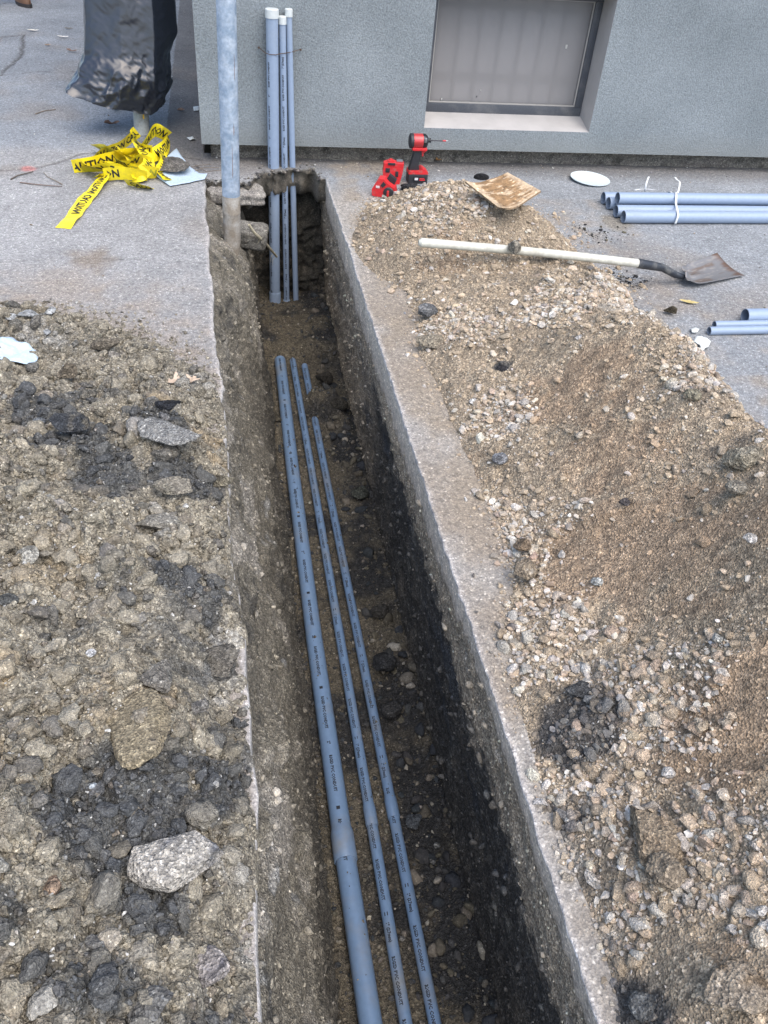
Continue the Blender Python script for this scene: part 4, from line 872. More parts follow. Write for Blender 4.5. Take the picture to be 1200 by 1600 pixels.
def print_on_pipe(pts, r, items, theta0, parent, up=Vector((0, 0, 1)), name='printed_marking'):
    """items: (start along pipe, string, size). letters run along the pipe, tops towards increasing theta"""
    f, L = path_eval(pts); Vs, Fs = [], []
    for s0, st, size in items:
        V, Fc = text_geo(st, size, size*.045); o = len(Vs)
        for v in V:
            p, tn = f(s0+v.x); side = tn.cross(up).normalized(); u2 = side.cross(tn); th = theta0+(v.y-size*.35)/r
            Vs.append(p+(side*math.sin(th)*-1+u2*math.cos(th))*(r+.0006))
        Fs += [tuple(i+o for i in fc) for fc in Fc]
    me = bpy.data.meshes.new(name); me.from_pydata([v[:] for v in Vs], [], Fs); return tag(mobj(name, me, M_INK, parent), kind='stuff')

# ================================================================== CONDUITS
def conduit_run(x_pts, r, bell_px, label, mark, th, hollow=True, near=-1.45, stub=None, dust=M_PVCD):
    root = empty('conduit', (x_pts[0][0], x_pts[0][1], x_pts[0][2]), label, 'conduit', 'grey conduits laid along the trench floor')
    P = [Vector(p) for p in x_pts]; b = B(); b.tube(P, r, 28); b.mesh('tube', dust, root)
    if bell_px is not None:
        f, L = path_eval(P); yb = at(bell_px[0], bell_px[1], P[0].z)[1]; s = max(0, P[0].y-yb)
        a, tn = f(s-.105 if r > .02 else s-.075); ln = .105 if r > .02 else .075; k = r*1.15
        b = B(); b.lathe(a, a+tn, [(r+.0004, 0), (r+.001, .004), (k, ln*.22), (k, ln-.002), (k-.001, ln), (r+.0003, ln)], 32); b.mesh('bell_socket', dust, root)
    print_on_pipe(P, r, mark, th, root); return root
Zb, Zs = -.824, -.833
def marks(L, size, strs, start=.02, gap=.03):
    out_, s, i = [], start, 0
    while True:
        st = strs[i % len(strs)]; w_ = len(st)*size*.62
        if s+w_ > L: break
        out_.append((s, st, size)); s += w_+gap; i += 1
    return out_
c1 = conduit_run([(.262, 3.99, Zb), (.250, 3.0, Zb), (.245, 2.0, Zb), (.250, 1.2, Zb), (.257, .72, Zb), (.262, -1.45, Zb)], .0302, (548, 1345),
   'thick grey conduit on the trench floor, leftmost and widest of the three', marks(2.9, .0135, ['RIGID PVC CONDUIT', '2"', 'RIGID PVC CONDUIT', '■'], .03, .035), -.12)
c2 = conduit_run([(.332, 4.02, Zs), (.337, 3.0, Zs), (.340, 2.317, Zs), (.344, 1.4, Zs), (.347, .707, Zs), (.352, -1.45, Zs)], .0168, (589, 1290),
   'thin grey conduit on the trench floor, between the thick one and the right one', marks(5.2, .0125, ['RIGID PVC CONDUIT', '■', '1" (27mm)', 'RIGID PVC CONDUIT', 'RIGID PVC CONDUIT'], .02, .02), -.35)
c3 = conduit_run([(.391, 3.935, Zs+.004), (.393, 3.6, Zs+.002), (.395, 3.393, Zs), (.407, 2.1, Zs), (.420, .697, Zs), (.438, -1.45, Zs)], .0168, (614, 1278),
   'thin grey trench floor conduit, right one of three, partly buried at its far end', marks(5.2, .0125, ['RIGID PVC CONDUIT', 'RIGID PVC CONDUIT', '■', '1" (27mm)'], .05, .02), -.30)
def ties(): pass
def riser(a, bt, r, cap_len, label, mark, th, rim):
    root = empty('conduit_riser', bt, label, 'conduit', None); A, D = Vector(bt), Vector(a); L = (D-A).length
    b = B(); b.lathe(A, D, [(r-.003, 0), (r, .0), (r, L-.003), (r-.004, L)], 32); b.mesh('tube', M_PVC, root)
    b = B(); k = r+.0032; b.lathe(A, D, [(r+.0002, L-cap_len), (k, L-cap_len+.0005), (k, L-.004+.006), (k-.003, L+.005), (0.001, L+.006)], 32); b.mesh('end_cap', M_CAP, root)
    b = B(); b.lathe(A, D, [(r+.0015, 0), (k+.001, .002), (k+.001, rim-.004), (k, rim), (r+.0003, rim+.001)], 32); b.mesh('elbow_socket', M_PVC, root)
    print_on_pipe([A, D], r, mark, th, root, up=Vector((0, -1, 0))); return root
riser((.281, 4.612, .735), (.276, 4.60, -.83), .0300, .034, 'thick grey riser conduit with a white cap, leftmost of three against the wall', marks(1.5, .012, ['RIGID PVC CONDUIT', '2"'], .02, .03), .75, .115)
riser((.331, 4.618, .705), (.346, 4.605, -.82), .0167, .030, 'thin grey riser with black print and white cap, middle one of three', marks(1.5, .0125, ['RIGID PVC CONDUIT', '1" (27mm)', 'RIGID PVC CONDUIT'], .02, .015), .15, .05)
riser((.363, 4.635, .735), (.402, 4.60, -.83), .0160, .030, 'thin plain grey riser with a white cap, rightmost of the three against the wall', marks(.06, .008, ['2"']), 3.0, .05)
b = B(); b.tube([(.216, 4.655, .563), (.232, 4.62, .556), (.246, 4.590, .552), (.266, 4.578, .549), (.295, 4.580, .548), (.318, 4.592, .551), (.333, 4.5985, .552), (.350, 4.603, .553), (.366, 4.6140, .555), (.382, 4.622, .556), (.40, 4.64, .558), (.424, 4.654, .562)], .0017, 6)
wr = b.mesh('tie_wire', M_WIRE, None); tag(wr, 'rusty wire holding the three upright conduits against the stucco wall', 'wire')
for xx, zz_ in ((.216, .563), (.424, .562)):
    b = B(); b.lathe((xx, 4.661, zz_), (xx, 4.64, zz_), [(.0018, 0), (.0018, .012), (.005, .0125), (.005, .015), (.0005, .016)], 12); b.mesh('nail', M_WIRE, wr)

# ================================================================== GALVANIZED POST
M_GALV = dusty('galvanized_steel', (.25, .33, .43), (.42, .49, .57), scale=26, lo=.38, hi=.66, rough=.42, metal=.35, fine=90)
M_GALVD = dusty('soiled_steel', (.22, .19, .15), (.36, .35, .32), scale=16, lo=.42, hi=.66, rough=.8, bump=.002)
gp = empty('galvanized_post', (.035, 3.9, -.15), 'bare galvanized steel post standing in the trench side left of the conduits', 'post')
A = Vector((.033, 3.9, -.2)); D = Vector((.085, 3.9, 2.3)); tn = (D-A).normalized()
def along(z): return (z+.2)/tn.z
b = B(); b.lathe(A, D, [(.0405, along(.10)), (.0405, along(2.3)), (.037, along(2.3)), (.037, along(2.2))], 40); b.mesh('post_shaft', M_GALV, gp)
b = B(); b.lathe(A, D, [(.030, along(-.20)), (.0395, along(-.12)), (.0412, along(-.02)), (.0410, along(.018)), (.0418, along(.022)), (.0418, along(.027)), (.0411, along(.03)), (.0411, along(.10)), (.0405, along(.102))], 40); b.mesh('soiled_foot', M_GALVD, gp)
for k, (dz, h_, w_) in enumerate([(.20, .12, .0013), (.38, .03, .002), (.60, .08, .0012)]):
    b = B(); th = -1.35+.25*k; c0 = A+tn*along(dz); n1 = Vector((math.cos(th), math.sin(th), 0)); sd_ = Vector((-math.sin(th), math.cos(th), 0))
    b.prism([(-w_, 0), (0, -.01), (w_, .01), (w_*.6, h_), (-w_*.3, h_+.015), (-w_*.8, h_*.5)], .0008, Matrix(((sd_.x, tn.x, n1.x, c0.x+n1.x*.0399), (sd_.y, tn.y, n1.y, c0.y+n1.y*.0399), (sd_.z, tn.z, n1.z, c0.z+n1.z*.0399), (0, 0, 0, 1)))); b.mesh('rust_scratch', pbr('rust', (.17, .10, .07), .9), gp, smooth=False)
# root hanging out of the trench side
b = B(); pts = [aty(389, 352, 3.97), aty(397, 364, 3.99), aty(406, 371, 4.05), aty(414, 379, 4.15), aty(420, 386, 4.25), aty(432, 402, 4.40)]
b.tube([Vector(p)+Vector((.003*math.sin(i*3), 0, .003*math.cos(i*5))) for i, p in enumerate(pts)], [.006, .007, .0085, .0075, .0065, .006], 8)
M_ROOT = pbr('pale_root', (.42, .38, .27), .85, nscale=80, namt=.3)
rt = b.mesh('tree_root', M_ROOT); tag(rt, 'pale cut root sticking out of the trench side in front of the thick riser', 'root')
for i in range(4):
    b = B(); p = Vector(pts[2+min(i, 2)]).lerp(Vector(pts[3+min(i, 2)]), .3*i % 1); b.tube([p, p+Vector((-.006-.004*i, -.01, -.018)), p+Vector((-.018, -.012, -.035-.004*i))], [.0014, .001, .0006], 5); b.mesh('rootlet', M_ROOT, rt)

# ================================================================== COVERED METER POST WITH CAUTION TAPE
bp = empty('covered_post', (-.433, 5.15, 0), 'pale grey post with its head under a black bag, caution tape round its foot', 'post')
b = B(); b.lathe((-.436, 5.15, -.02), (-.37, 5.24, 1.2), [(.043, 0), (.043, .16), (.0415, .165), (.0415, .55)], 32); b.mesh('post_shaft', dusty('post_paint', (.36, .38, .36), (.26, .25, .22), scale=22, lo=.5, hi=.75, rough=.6), bp)
b = B(); b.prism([(0, 0), (.006, .004), (.007, .03), (.002, .036), (-.003, .012)], .0008, Matrix(((1, 0, 0, -.415), (0, 0, -1, 5.107), (0, 1, 0, .085), (0, 0, 0, 1)))); b.mesh('yellow_paint_mark', pbr('yellow_mark', (.75, .45, .04), .6), bp, smooth=False)
b = B(); b.box((-.60, 5.22, .46), (-.30, 5.36, 1.42), Matrix.Translation((0, 5.2, .4)) @ Matrix.Rotation(-.17, 4, 'X') @ Matrix.Translation((0, -5.2, -.4))); b.mesh('meter_housing', pbr('dark_box', (.04, .04, .045), .6), bp, bevel=.03)
RG = [(1.60, [(-.60, 5.16), (-.46, 5.13), (-.33, 5.14), (-.27, 5.22), (-.30, 5.30), (-.45, 5.33), (-.60, 5.28)]),
      (1.45, [(-.63, 5.10), (-.47, 5.06), (-.30, 5.08), (-.23, 5.2), (-.26, 5.34), (-.50, 5.37), (-.64, 5.26)]),
      (.66, [(-.640, 5.08), (-.47, 5.04), (-.307, 5.05), (-.205, 5.20), (-.23, 5.36), (-.53, 5.40), (-.652, 5.25)]),
      (.50, [(-.655, 5.08), (-.48, 5.035), (-.312, 5.05), (-.210, 5.20), (-.24, 5.34), (-.55, 5.39), (-.668, 5.25)]),
      (.40, [(-.672, 5.08), (-.49, 5.03), (-.322, 5.045), (-.265, 5.17), (-.26, 5.30), (-.58, 5.38), (-.682, 5.25)]),
      (.30, [(-.715, 5.05), (-.50, 5.01), (-.335, 5.035), (-.268, 5.12), (-.265, 5.26), (-.60, 5.35), (-.72, 5.2)]),
      (.22, [(-.80, 5.00), (-.55, 5.00), (-.35, 5.05), (-.272, 5.11), (-.28, 5.2), (-.6, 5.3), (-.78, 5.14)]),
      (.15, [(-.785, 4.99), (-.56, 5.02), (-.37, 5.07), (-.305, 5.11), (-.30, 5.19), (-.6, 5.27), (-.76, 5.12)])]
hem = [.235, .165, .118, .15, .18, .25, .245]
nA, nR = 240, 190
def closed(pts, n):
    P = np.array(pts); m_ = len(P); t_ = np.arange(n)/n*m_; i = np.floor(t_).astype(int); f_ = (t_-i)[:, None]
    p0, p1, p2, p3 = P[(i-1) % m_], P[i % m_], P[(i+1) % m_], P[(i+2) % m_]; tens = .6
    h_ = .5*((2*p1)+(-p0+p2)*f_+(2*p0-5*p1+4*p2-p3)*f_**2+(-p0+3*p1-3*p2+p3)*f_**3)
    return (1-tens)*h_+tens*(p1*(1-f_)+p2*f_)
rings = np.array([closed(r_[1], nA) for r_ in RG]); zr = np.array([r_[0] for r_ in RG]); hm = closed([[h_, 0] for h_ in hem], nA)[:, 0]
tR = np.linspace(0, 1, nR)**.8; BV = np.zeros((nR, nA, 3))
for k in range(nA):
    z_ = zr[0]+(hm[k]-zr[0])*tR; BV[:, k, 2] = z_
    zc_ = np.maximum(z_, .15)
    BV[:, k, 0] = np.interp(-zc_, -zr, rings[:, k, 0]); BV[:, k, 1] = np.interp(-zc_, -zr, rings[:, k, 1])
ang = np.arange(nA)/nA; ctr = BV.mean(axis=1, keepdims=True); nrm = BV-ctr; nrm[..., 2] = 0; nrm /= np.linalg.norm(nrm, axis=2, keepdims=True)
Xb_, Yb_, Zb_ = BV[..., 0], BV[..., 1], BV[..., 2]
def ridged(x, y, z, sc, seed): return 1-np.abs(fbm3(x, y, z, sc, 2, seed))*3.2
lowm = sstep(.55, .28, Zb_); crease = ridged(Xb_+Yb_*.6, Yb_, Zb_*.75, 6.5, 601)*.5+ridged(Xb_*1.2-Zb_*.5, Yb_, Zb_, 13, 602)*.35+ridged(Xb_+Zb_, Yb_, Zb_, 27, 603)*.15
vert = ridged(Xb_, Yb_, Zb_*.10, 5.5, 604)
lowm = sstep(.48, .26, Zb_); disp = .004+.026*lowm*crease+.010*(1-lowm)*vert+.005*(1-lowm)*crease
disp += .012*lowm*fbm3(Xb_, Yb_, Zb_, 4, 2, 605)
BV[..., 1] += .18*np.clip(Zb_-.34, 0, 2); BV += nrm*disp[..., None]; BV[..., 2] += .008*lowm*fbm3(Xb_, Yb_, Zb_, 10, 2, 606)
i = np.arange(nR*nA).reshape(nR, nA); j = np.roll(i, -1, axis=1); Fb = np.stack([i[:-1], j[:-1], j[1:], i[1:]], -1).reshape(-1, 4)
t = NT('black_plastic'); t.b.inputs['Base Color'].default_value = (.014, .018, .028, 1); t.b.inputs['Roughness'].default_value = .33; t.b.inputs['Specular IOR Level'].default_value = .6
t.b.inputs['Coat Weight'].default_value = .35; t.b.inputs['Coat Roughness'].default_value = .16
tc = t.n('ShaderNodeTexCoord'); no = t.n('ShaderNodeTexNoise', noise_type='RIDGED_MULTIFRACTAL'); no.inputs['Scale'].default_value = 7; no.inputs['Detail'].default_value = 2; t.l(tc.outputs['Object'], no.inputs['Vector'])
t.l(t.bump(no.outputs[0], .0012, .6), t.b.inputs['Normal']); M_BAG = t.m
bag = mobj('plastic_bag', npmesh('plastic_bag', BV.reshape(-1, 3), Fb, None, True), M_BAG)
tag(bag, 'black plastic bag pulled over the covered post, its hem flared to the left', 'plastic bag')
top = B(); ring = [top.bm.verts.new(BV[0, k]) for k in range(0, nA, 8)]; top.bm.faces.new(ring); top.mesh('bag_top', M_BAG, bag, smooth=False)

# caution tape
M_TAPE = dusty('yellow_tape', (.80, .66, .015), (.62, .50, .03), scale=30, lo=.45, hi=.7, rough=.35, fine=20); M_TAPE.node_tree.nodes['Principled BSDF'].inputs['Transmission Weight'].default_value = 0
M_TAPEG = pbr('print_seen_through', (.36, .36, .04), .5)
tape = empty('caution_tape', at(190, 262, 0), 'tangled heap of yellow caution tape lying round the foot of the covered post', 'caution tape')
def cat(P, n):
    P = np.array(P, float); P = np.vstack([2*P[0]-P[1], P, 2*P[-1]-P[-2]]); out_ = []
    for k in range(1, len(P)-2):
        for f_ in np.linspace(0, 1, n, endpoint=False):
            p0, p1, p2, p3 = P[k-1:k+3]; out_.append(.5*((2*p1)+(-p0+p2)*f_+(2*p0-5*p1+4*p2-p3)*f_**2+(-p0+3*p1-3*p2+p3)*f_**3))
    out_.append(P[-2]); return np.array(out_)
def ribbon(pp, width, txt=None, flip=1, green=False, start=.0, seed=0):
    ctl = [tuple(at(a, b_, c_))+(tw,) for a, b_, c_, tw in pp]; Q = cat(ctl, 9); P, tw = Q[:, :3], Q[:, 3]
    T_ = np.gradient(P, axis=0); T_ /= np.linalg.norm(T_, axis=1, keepdims=True); up = np.array([0, 0, 1.])
    flat = np.cross(T_, up); flat /= np.linalg.norm(flat, axis=1, keepdims=True)+1e-9; vert_ = np.cross(flat, T_)
    a_ = tw*math.pi/2; Bv = flat*np.cos(a_)[:, None]+vert_*np.sin(a_)[:, None]; Nn = np.cross(Bv, T_)
    s = np.concatenate([[0], np.cumsum(np.linalg.norm(np.diff(P, axis=0), axis=1))])
    def surf(u, v):
        u = np.atleast_1d(u); v = np.atleast_1d(v); g = lambda A_: np.stack([np.interp(u, s, A_[:, k]) for k in range(3)], -1)
        n_ = (.006 if txt else .02)*fbm2(u, v*.35, 14, 2, 700+seed)+(.0025 if txt else .007)*np.sin(v/width*3+seed)*np.sin(u*25+seed)
        p = g(P)+g(Bv)*v[:, None]+g(Nn)*n_[:, None]; p[:, 2] = np.maximum(p[:, 2], .002); return p, g(Nn)
    nu = max(8, int(s[-1]/.003)); uu, vv = np.meshgrid(np.linspace(0, s[-1], nu), np.linspace(-.5, .5, 21)*width, indexing='ij')
    p, _ = surf(uu.ravel(), vv.ravel()); strip = mobj('tape_strip', npmesh('tape_strip', p, gridfaces(nu, 21), None, True), M_TAPE, tape)
    if txt:
        size = width*.68; V, Fc = text_geo(txt, size, size*.03); u = np.array([v.x for v in V])*1.05+start; v = np.array([v.y for v in V])*1.1-size*.38
        if flip < 0: u = s[-1]-u; v = -v
        ok = [k for k, fc in enumerate(Fc) if all(0 < u[i_] < s[-1] for i_ in fc)]
        q1, n1 = surf(u, v)
        view = CAM-q1; sgn = np.sign((n1*view).sum(1, keepdims=True)); q1 = q1+n1*sgn*.0016
        me = bpy.data.meshes.new('lettering'); me.from_pydata(q1.tolist(), [], [Fc[k] for k in ok]); mobj('lettering', me, M_TAPEG if green else M_INK, strip)
W_ = .070
ribbon([(98, 356, .004, 0), (112, 340, .008, .1), (128, 318, .006, -.05), (146, 298, .012, .1), (160, 280, .02, .15), (172, 268, .04, .5)], W_, 'CAUTION CAUTION', -1, start=.02, seed=1)
ribbon([(114, 262, .03, .95), (140, 257, .04, .85), (168, 249, .055, .8), (192, 243, .06, .8), (222, 240, .06, .7)], W_*1.12, 'CAUTION', start=-.045, seed=2)
ribbon([(162, 272, .04, .8), (184, 270, .045, .85), (208, 272, .045, .8), (230, 276, .035, .7)], W_, 'CAUTION', start=-.15, seed=3)
ribbon([(142, 252, .025, .6), (160, 240, .04, .7), (184, 230, .05, .75), (204, 216, .07, .8), (214, 205, .10, .9)], W_, 'CAUTION CAUTION', start=.03, seed=4)
ribbon([(216, 236, .06, .6), (228, 222, .09, .75), (241, 204, .12, .9), (252, 207, .10, .7), (262, 214, .07, .6)], W_, 'CAUTION', start=.05, seed=5)
ribbon([(262, 212, .07, .9), (262, 226, .045, .8), (248, 238, .04, .6), (228, 246, .04, .6), (212, 254, .05, .7)], W_, 'CAUTION', start=0, seed=6)
ribbon([(196, 286, .02, .5), (214, 289, .02, .5), (238, 294, .012, .3)], W_*.9, 'CAUTION', start=.02, seed=7)
ribbon([(232, 246, .06, .5), (244, 262, .04, .4), (264, 282, .012, .2)], W_, 'CAUTION', start=.02, seed=8)
ribbon([(200, 262, .06, .8), (220, 268, .05, .8), (246, 270, .035, .7)], W_, 'CAUTION', start=-.08, green=True, seed=9)
ribbon([(190, 232, .06, .3), (200, 246, .07, .4), (210, 262, .055, .5), (216, 280, .02, .4)], W_, 'CAUTION', start=0, green=True, seed=10)
ribbon([(128, 268, .015, .5), (152, 266, .02, .5), (180, 262, .03, .6), (202, 258, .04, .5)], W_, None, seed=11)
ribbon([(150, 280, .012, .4), (158, 276, .015, .5), (170, 274, .03, .6)], W_*.6, None, seed=12)
ribbon([(206, 206, .12, .9), (212, 220, .09, .8), (222, 232, .07, .7), (238, 236, .06, .8)], W_, 'CAUTION', start=.03, seed=13)
ribbon([(178, 250, .07, .9), (196, 256, .085, .5), (214, 250, .09, .7), (234, 256, .06, .8)], W_, 'CAUTION', start=-.02, seed=14)
ribbon([(126, 256, .02, .7), (146, 262, .05, .3), (168, 262, .07, .6), (186, 268, .05, .9), (196, 276, .02, .6)], W_, 'CAUTION CAUTION', start=.02, seed=16)
ribbon([(212, 226, .10, .5), (226, 240, .09, .2), (232, 256, .07, .5), (222, 270, .05, .8), (206, 276, .02, .6)], W_, 'CAUTION', start=.03, seed=17)
ribbon([(150, 232, .02, .4), (172, 236, .06, .7), (196, 240, .09, .3), (214, 232, .10, .6)], W_, 'CAUTION', start=.01, green=True, seed=18)
ribbon([(252, 240, .03, .3), (258, 256, .03, .6), (250, 272, .02, .3)], W_, 'CAUTION', start=.0, seed=19)
ribbon([(170, 258, .03, .2), (200, 268, .03, .3), (232, 262, .03, .2)], W_*1.2, None, seed=15)

# ================================================================== SHEETS, LEAVES, TWIGS
def sheet(name, outline, m, label, cat_, lift=.004, amp=.012, sc=14, seed=1, z=0, res=34, thick=.0012, heap=None):
    """outline in photo pixels with heights"""
    P = [at(a, b_, c_) for a, b_, c_ in outline]; bm = bmesh.new(); f_ = bm.faces.new([bm.verts.new(p) for p in P])
    bmesh.ops.triangulate(bm, faces=[f_])
    for _ in range(5):
        long_ = [e for e in bm.edges if e.calc_length() > .016]
        if not long_: break
        bmesh.ops.subdivide_edges(bm, edges=long_, cuts=1); bmesh.ops.triangulate(bm, faces=bm.faces)
    A_ = np.array([v.co[:] for v in bm.verts]); d = amp*(.5+.9*fbm2(A_[:, 0], A_[:, 1], sc, 3, 800+seed)+.5*np.abs(fbm2(A_[:, 0], A_[:, 1], sc*2.3, 2, 820+seed)))
    for v, k in zip(bm.verts, d): v.co.z += max(lift, k)
    me = bpy.data.meshes.new(name); bm.to_mesh(me); bm.free()
    for p_ in me.polygons: p_.use_smooth = True
    o = mobj(name, me, m); md_ = o.modifiers.new('thickness', 'SOLIDIFY'); md_.thickness = thick; return tag(o, label, cat_)
M_BLUE = dusty('pale_blue_paper', (.44, .55, .66), (.38, .42, .44), scale=12, lo=.55, hi=.8, rough=.6)
sheet('paper_sheet', [(236, 268, .02), (256, 250, .012), (276, 233, .008), (284, 246, .008), (297, 262, .004), (311, 272, .003), (324, 273, .005), (320, 281, .004), (296, 287, .002), (266, 292, .002), (252, 283, .003)], M_BLUE, 'pale blue torn sheet of paper under a dirt clod beside the caution tape', 'paper', amp=.006, seed=2)
rock('soil_lump', 272, 266, 50, .95, .32, (.17, .16, .145), 'flat grey dirt clod weighing down the pale blue sheet by the tape', 'soil lump', z=.012, seed=121, cuts=6, sink=.0, amp=.2)
sheet('plastic_sheet', [(-30, 530, .10), (0, 534, .10), (22, 536, .085), (48, 547, .075), (62, 556, .07), (58, 566, .075), (50, 577, .08), (30, 570, .09), (0, 563, .105), (-25, 556, .11)], M_BLUE, 'crumpled pale blue-white plastic scrap on the upper left spoil heap', 'plastic scrap', amp=.02, seed=3)
M_WHITE = dusty('white_paper', (.60, .64, .62), (.46, .45, .41), scale=12, lo=.55, hi=.8, rough=.7)
sheet('paper_scrap', [(1080, 541, .0), (1086, 532, .0), (1095, 528, .0), (1102, 534, 0), (1108, 540, 0), (1104, 549, 0), (1096, 553, 0), (1088, 546, 0)], M_WHITE, 'larger crumpled white paper scrap on the pavement beyond the right heap', 'paper scrap', amp=.02, seed=4)
sheet('paper_scrap', [(1078, 517, 0), (1086, 513, 0), (1092, 518, 0), (1088, 524, 0), (1080, 523, 0)], M_WHITE, 'small white paper scrap above the larger crumpled one', 'paper scrap', amp=.012, seed=5)
sheet('paper_cup', [(172, 163, 0), (186, 158, 0), (194, 166, 0), (182, 175, 0), (175, 173, 0)], M_WHITE, 'crushed white paper cup on the pavement under the bag hem', 'paper cup', amp=.05, seed=6)
# flat white lid
p = at(922, 280, .008); b = B(); b.lathe(p, Vector(p)+Vector((.03, -.02, 1)), [(.0, 0), (.108, 0), (.112, .003), (.112, .006), (.106, .005), (.10, .003), (.0, .0035)], 48)
tag(b.mesh('white_disc', dusty('lid_white', (.58, .66, .68), (.5, .5, .47), scale=9, lo=.6, hi=.85, rough=.4)), 'round white plastic disc lying flat on the pavement near the wall', 'plastic disc')
def leaf(px, py, z, ln, wd, rz, colr, label, lobes=0, seed=0, curl=.3, heap=None):
    p = at(px, py, z)
    if heap is not None: p = at(px, py, float(heap(np.array([p[0]]), np.array([p[1]]))[0])+.008)
    bm = bmesh.new(); n = 13; r_ = random.Random(seed); mid_, L_, R_ = [], [], []
    for i_ in range(n):
        t_ = i_/(n-1); w_ = wd*math.sin(math.pi*t_**.8)**.8*(1+(.55*math.cos(t_*math.pi*2*lobes) if lobes else 0))*(.85+.3*r_.random())
        z_ = curl*ln*((t_-.5)**2)+r_.random()*.002
        mid_.append(bm.verts.new((t_*ln-ln/2, 0, z_))); L_.append(bm.verts.new((t_*ln-ln/2+w_*.2, w_/2, z_+w_*curl*.8))); R_.append(bm.verts.new((t_*ln-ln/2+w_*.2, -w_/2, z_+w_*curl*.5)))
    for i_ in range(n-1):
        bm.faces.new((mid_[i_], mid_[i_+1], L_[i_+1], L_[i_])); bm.faces.new((R_[i_], R_[i_+1], mid_[i_+1], mid_[i_]))
    me = bpy.data.meshes.new('dry_leaf'); bm.to_mesh(me); bm.free()
    for q_ in me.polygons: q_.use_smooth = True
    o = mobj('dry_leaf', me, pbr('leaf', colr, .7, nscale=60, namt=.3)); o.location = (p[0], p[1], p[2]+.003); o.rotation_euler = (0, 0, rz); return tag(o, label, 'leaf')
leaf(276, 598, 0, .06, .045, .4, (.42, .33, .25), 'larger pale brown dry leaf at the upper edge of the left heap', 2, 1, heap=HL)
leaf(300, 596, 0, .045, .035, 1.1, (.40, .31, .23), 'smaller pale brown dry leaf right beside the larger one, left heap', 2, 2, heap=HL)
leaf(1076, 474, 0.002, .085, .022, -.35, (.42, .34, .14), 'yellowish dry leaf on the pavement in front of the shovel blade', 0, 3)
leaf(175, 195, 0.004, .09, .04, .2, (.22, .12, .07), 'curled brown leaf on the pavement below the bag hem', 1, 4, .5)
leaf(252, 97, .004, .06, .03, -.4, (.38, .2, .13), 'reddish leaf on the pavement right of the bag', 0, 5, .5)
leaf(112, 81, .004, .08, .03, -.3, (.20, .13, .10), 'small dark leaf on the pavement left of the bag', 1, 6, .5)
leaf(108, 46, .004, .07, .02, .1, (.16, .15, .13), 'thin dark leaf on the pavement, upper left', 0, 7, .5)
leaf(52, 49, .004, .09, .026, .1, (.55, .53, .47), 'whitish leaf on the far left pavement below the boots', 0, 8, .4)
leaf(99, 59, .004, .09, .022, .0, (.60, .58, .54), 'whitish narrow leaf between the boots and the bag', 0, 9, .4)
leaf(283, 174, .004, .05, .03, .3, (.25, .16, .11), 'small brown leaf on the dark pavement beside the building corner', 0, 10, .5)
leaf(75, 72, .004, .05, .02, .6, (.3, .22, .16), 'tiny brown leaf by the joint of the darker paving patch', 0, 11, .5)
leaf(685, 252, .004, .04, .03, .3, (.42, .22, .08), 'orange leaf at the foot of the wall right of the impact driver', 1, 12, .6)
leaf(626, 302, .006, .055, .012, -.6, (.45, .37, .24), 'narrow tan leaf in front of the red tool with the dial', 0, 13, .2)
leaf(310, 330-5, -.02, .05, .03, 1.0, (.3, .25, .2), 'torn dry leaf on the trench lip left of the post', 1, 15, .4) if False else None
sheet('paper_scrap', [(302, 168, 0), (311, 167, 0), (311, 174, 0), (303, 175, 0)], M_WHITE, 'small white scrap on the pavement beside the building corner, upper one', 'paper scrap', amp=.01, seed=7)
sheet('paper_scrap', [(292, 217, 0), (301, 214, 0), (305, 220, 0), (297, 222, 0)], M_WHITE, 'small white scrap at the foot of the building corner, lower one', 'paper scrap', amp=.012, seed=8)
def twig(pp, r, colr, label, name='twig'):
    b = B(); P = [Vector(at(a, b_, c_)) for a, b_, c_ in pp]; b.tube(P, [r*(1-.5*i_/len(P)) for i_ in range(len(P))], 6); return tag(b.mesh(name, pbr('bark', colr, .9, nscale=60)), label, 'twig')
twig([(17, 280, .004), (28, 274, .006), (40, 271, .006), (52, 268, .004)], .0035, (.09, .075, .06), 'short dark twig on the left pavement, upper one')
twig([(31, 285, .004), (55, 288, .005), (78, 290, .005), (97, 291, .004)], .003, (.16, .12, .10), 'long thin brown twig on the left pavement, lower one')
twig([(97, 288, .004), (86, 282, .006), (74, 276, .005), (68, 269, .004)], .0025, (.2, .16, .12), 'bent thin twig meeting the long brown twig')
twig([(55, 178, .004), (70, 173, .005), (87, 171, .003)], .003, (.17, .14, .11), 'short twig on the pavement below the bag on the left')
for k, (p0, p1, p2) in enumerate([((296, 262), (312, 258), (330, 257)), ((300, 270), (318, 262), (342, 262)), ((305, 258), (322, 268), (345, 266))]):
    twig([p0+(.004,), p1+(.02,), p2+(.01,)], .0028, (.14, .12, .10), ['dry grass stem by the pavement edge left of the post, topmost', 'dry grass stem by the pavement edge left of the post, lowest', 'dry grass stem crossing the other two left of the post'][k])
rng2 = random.Random(5)

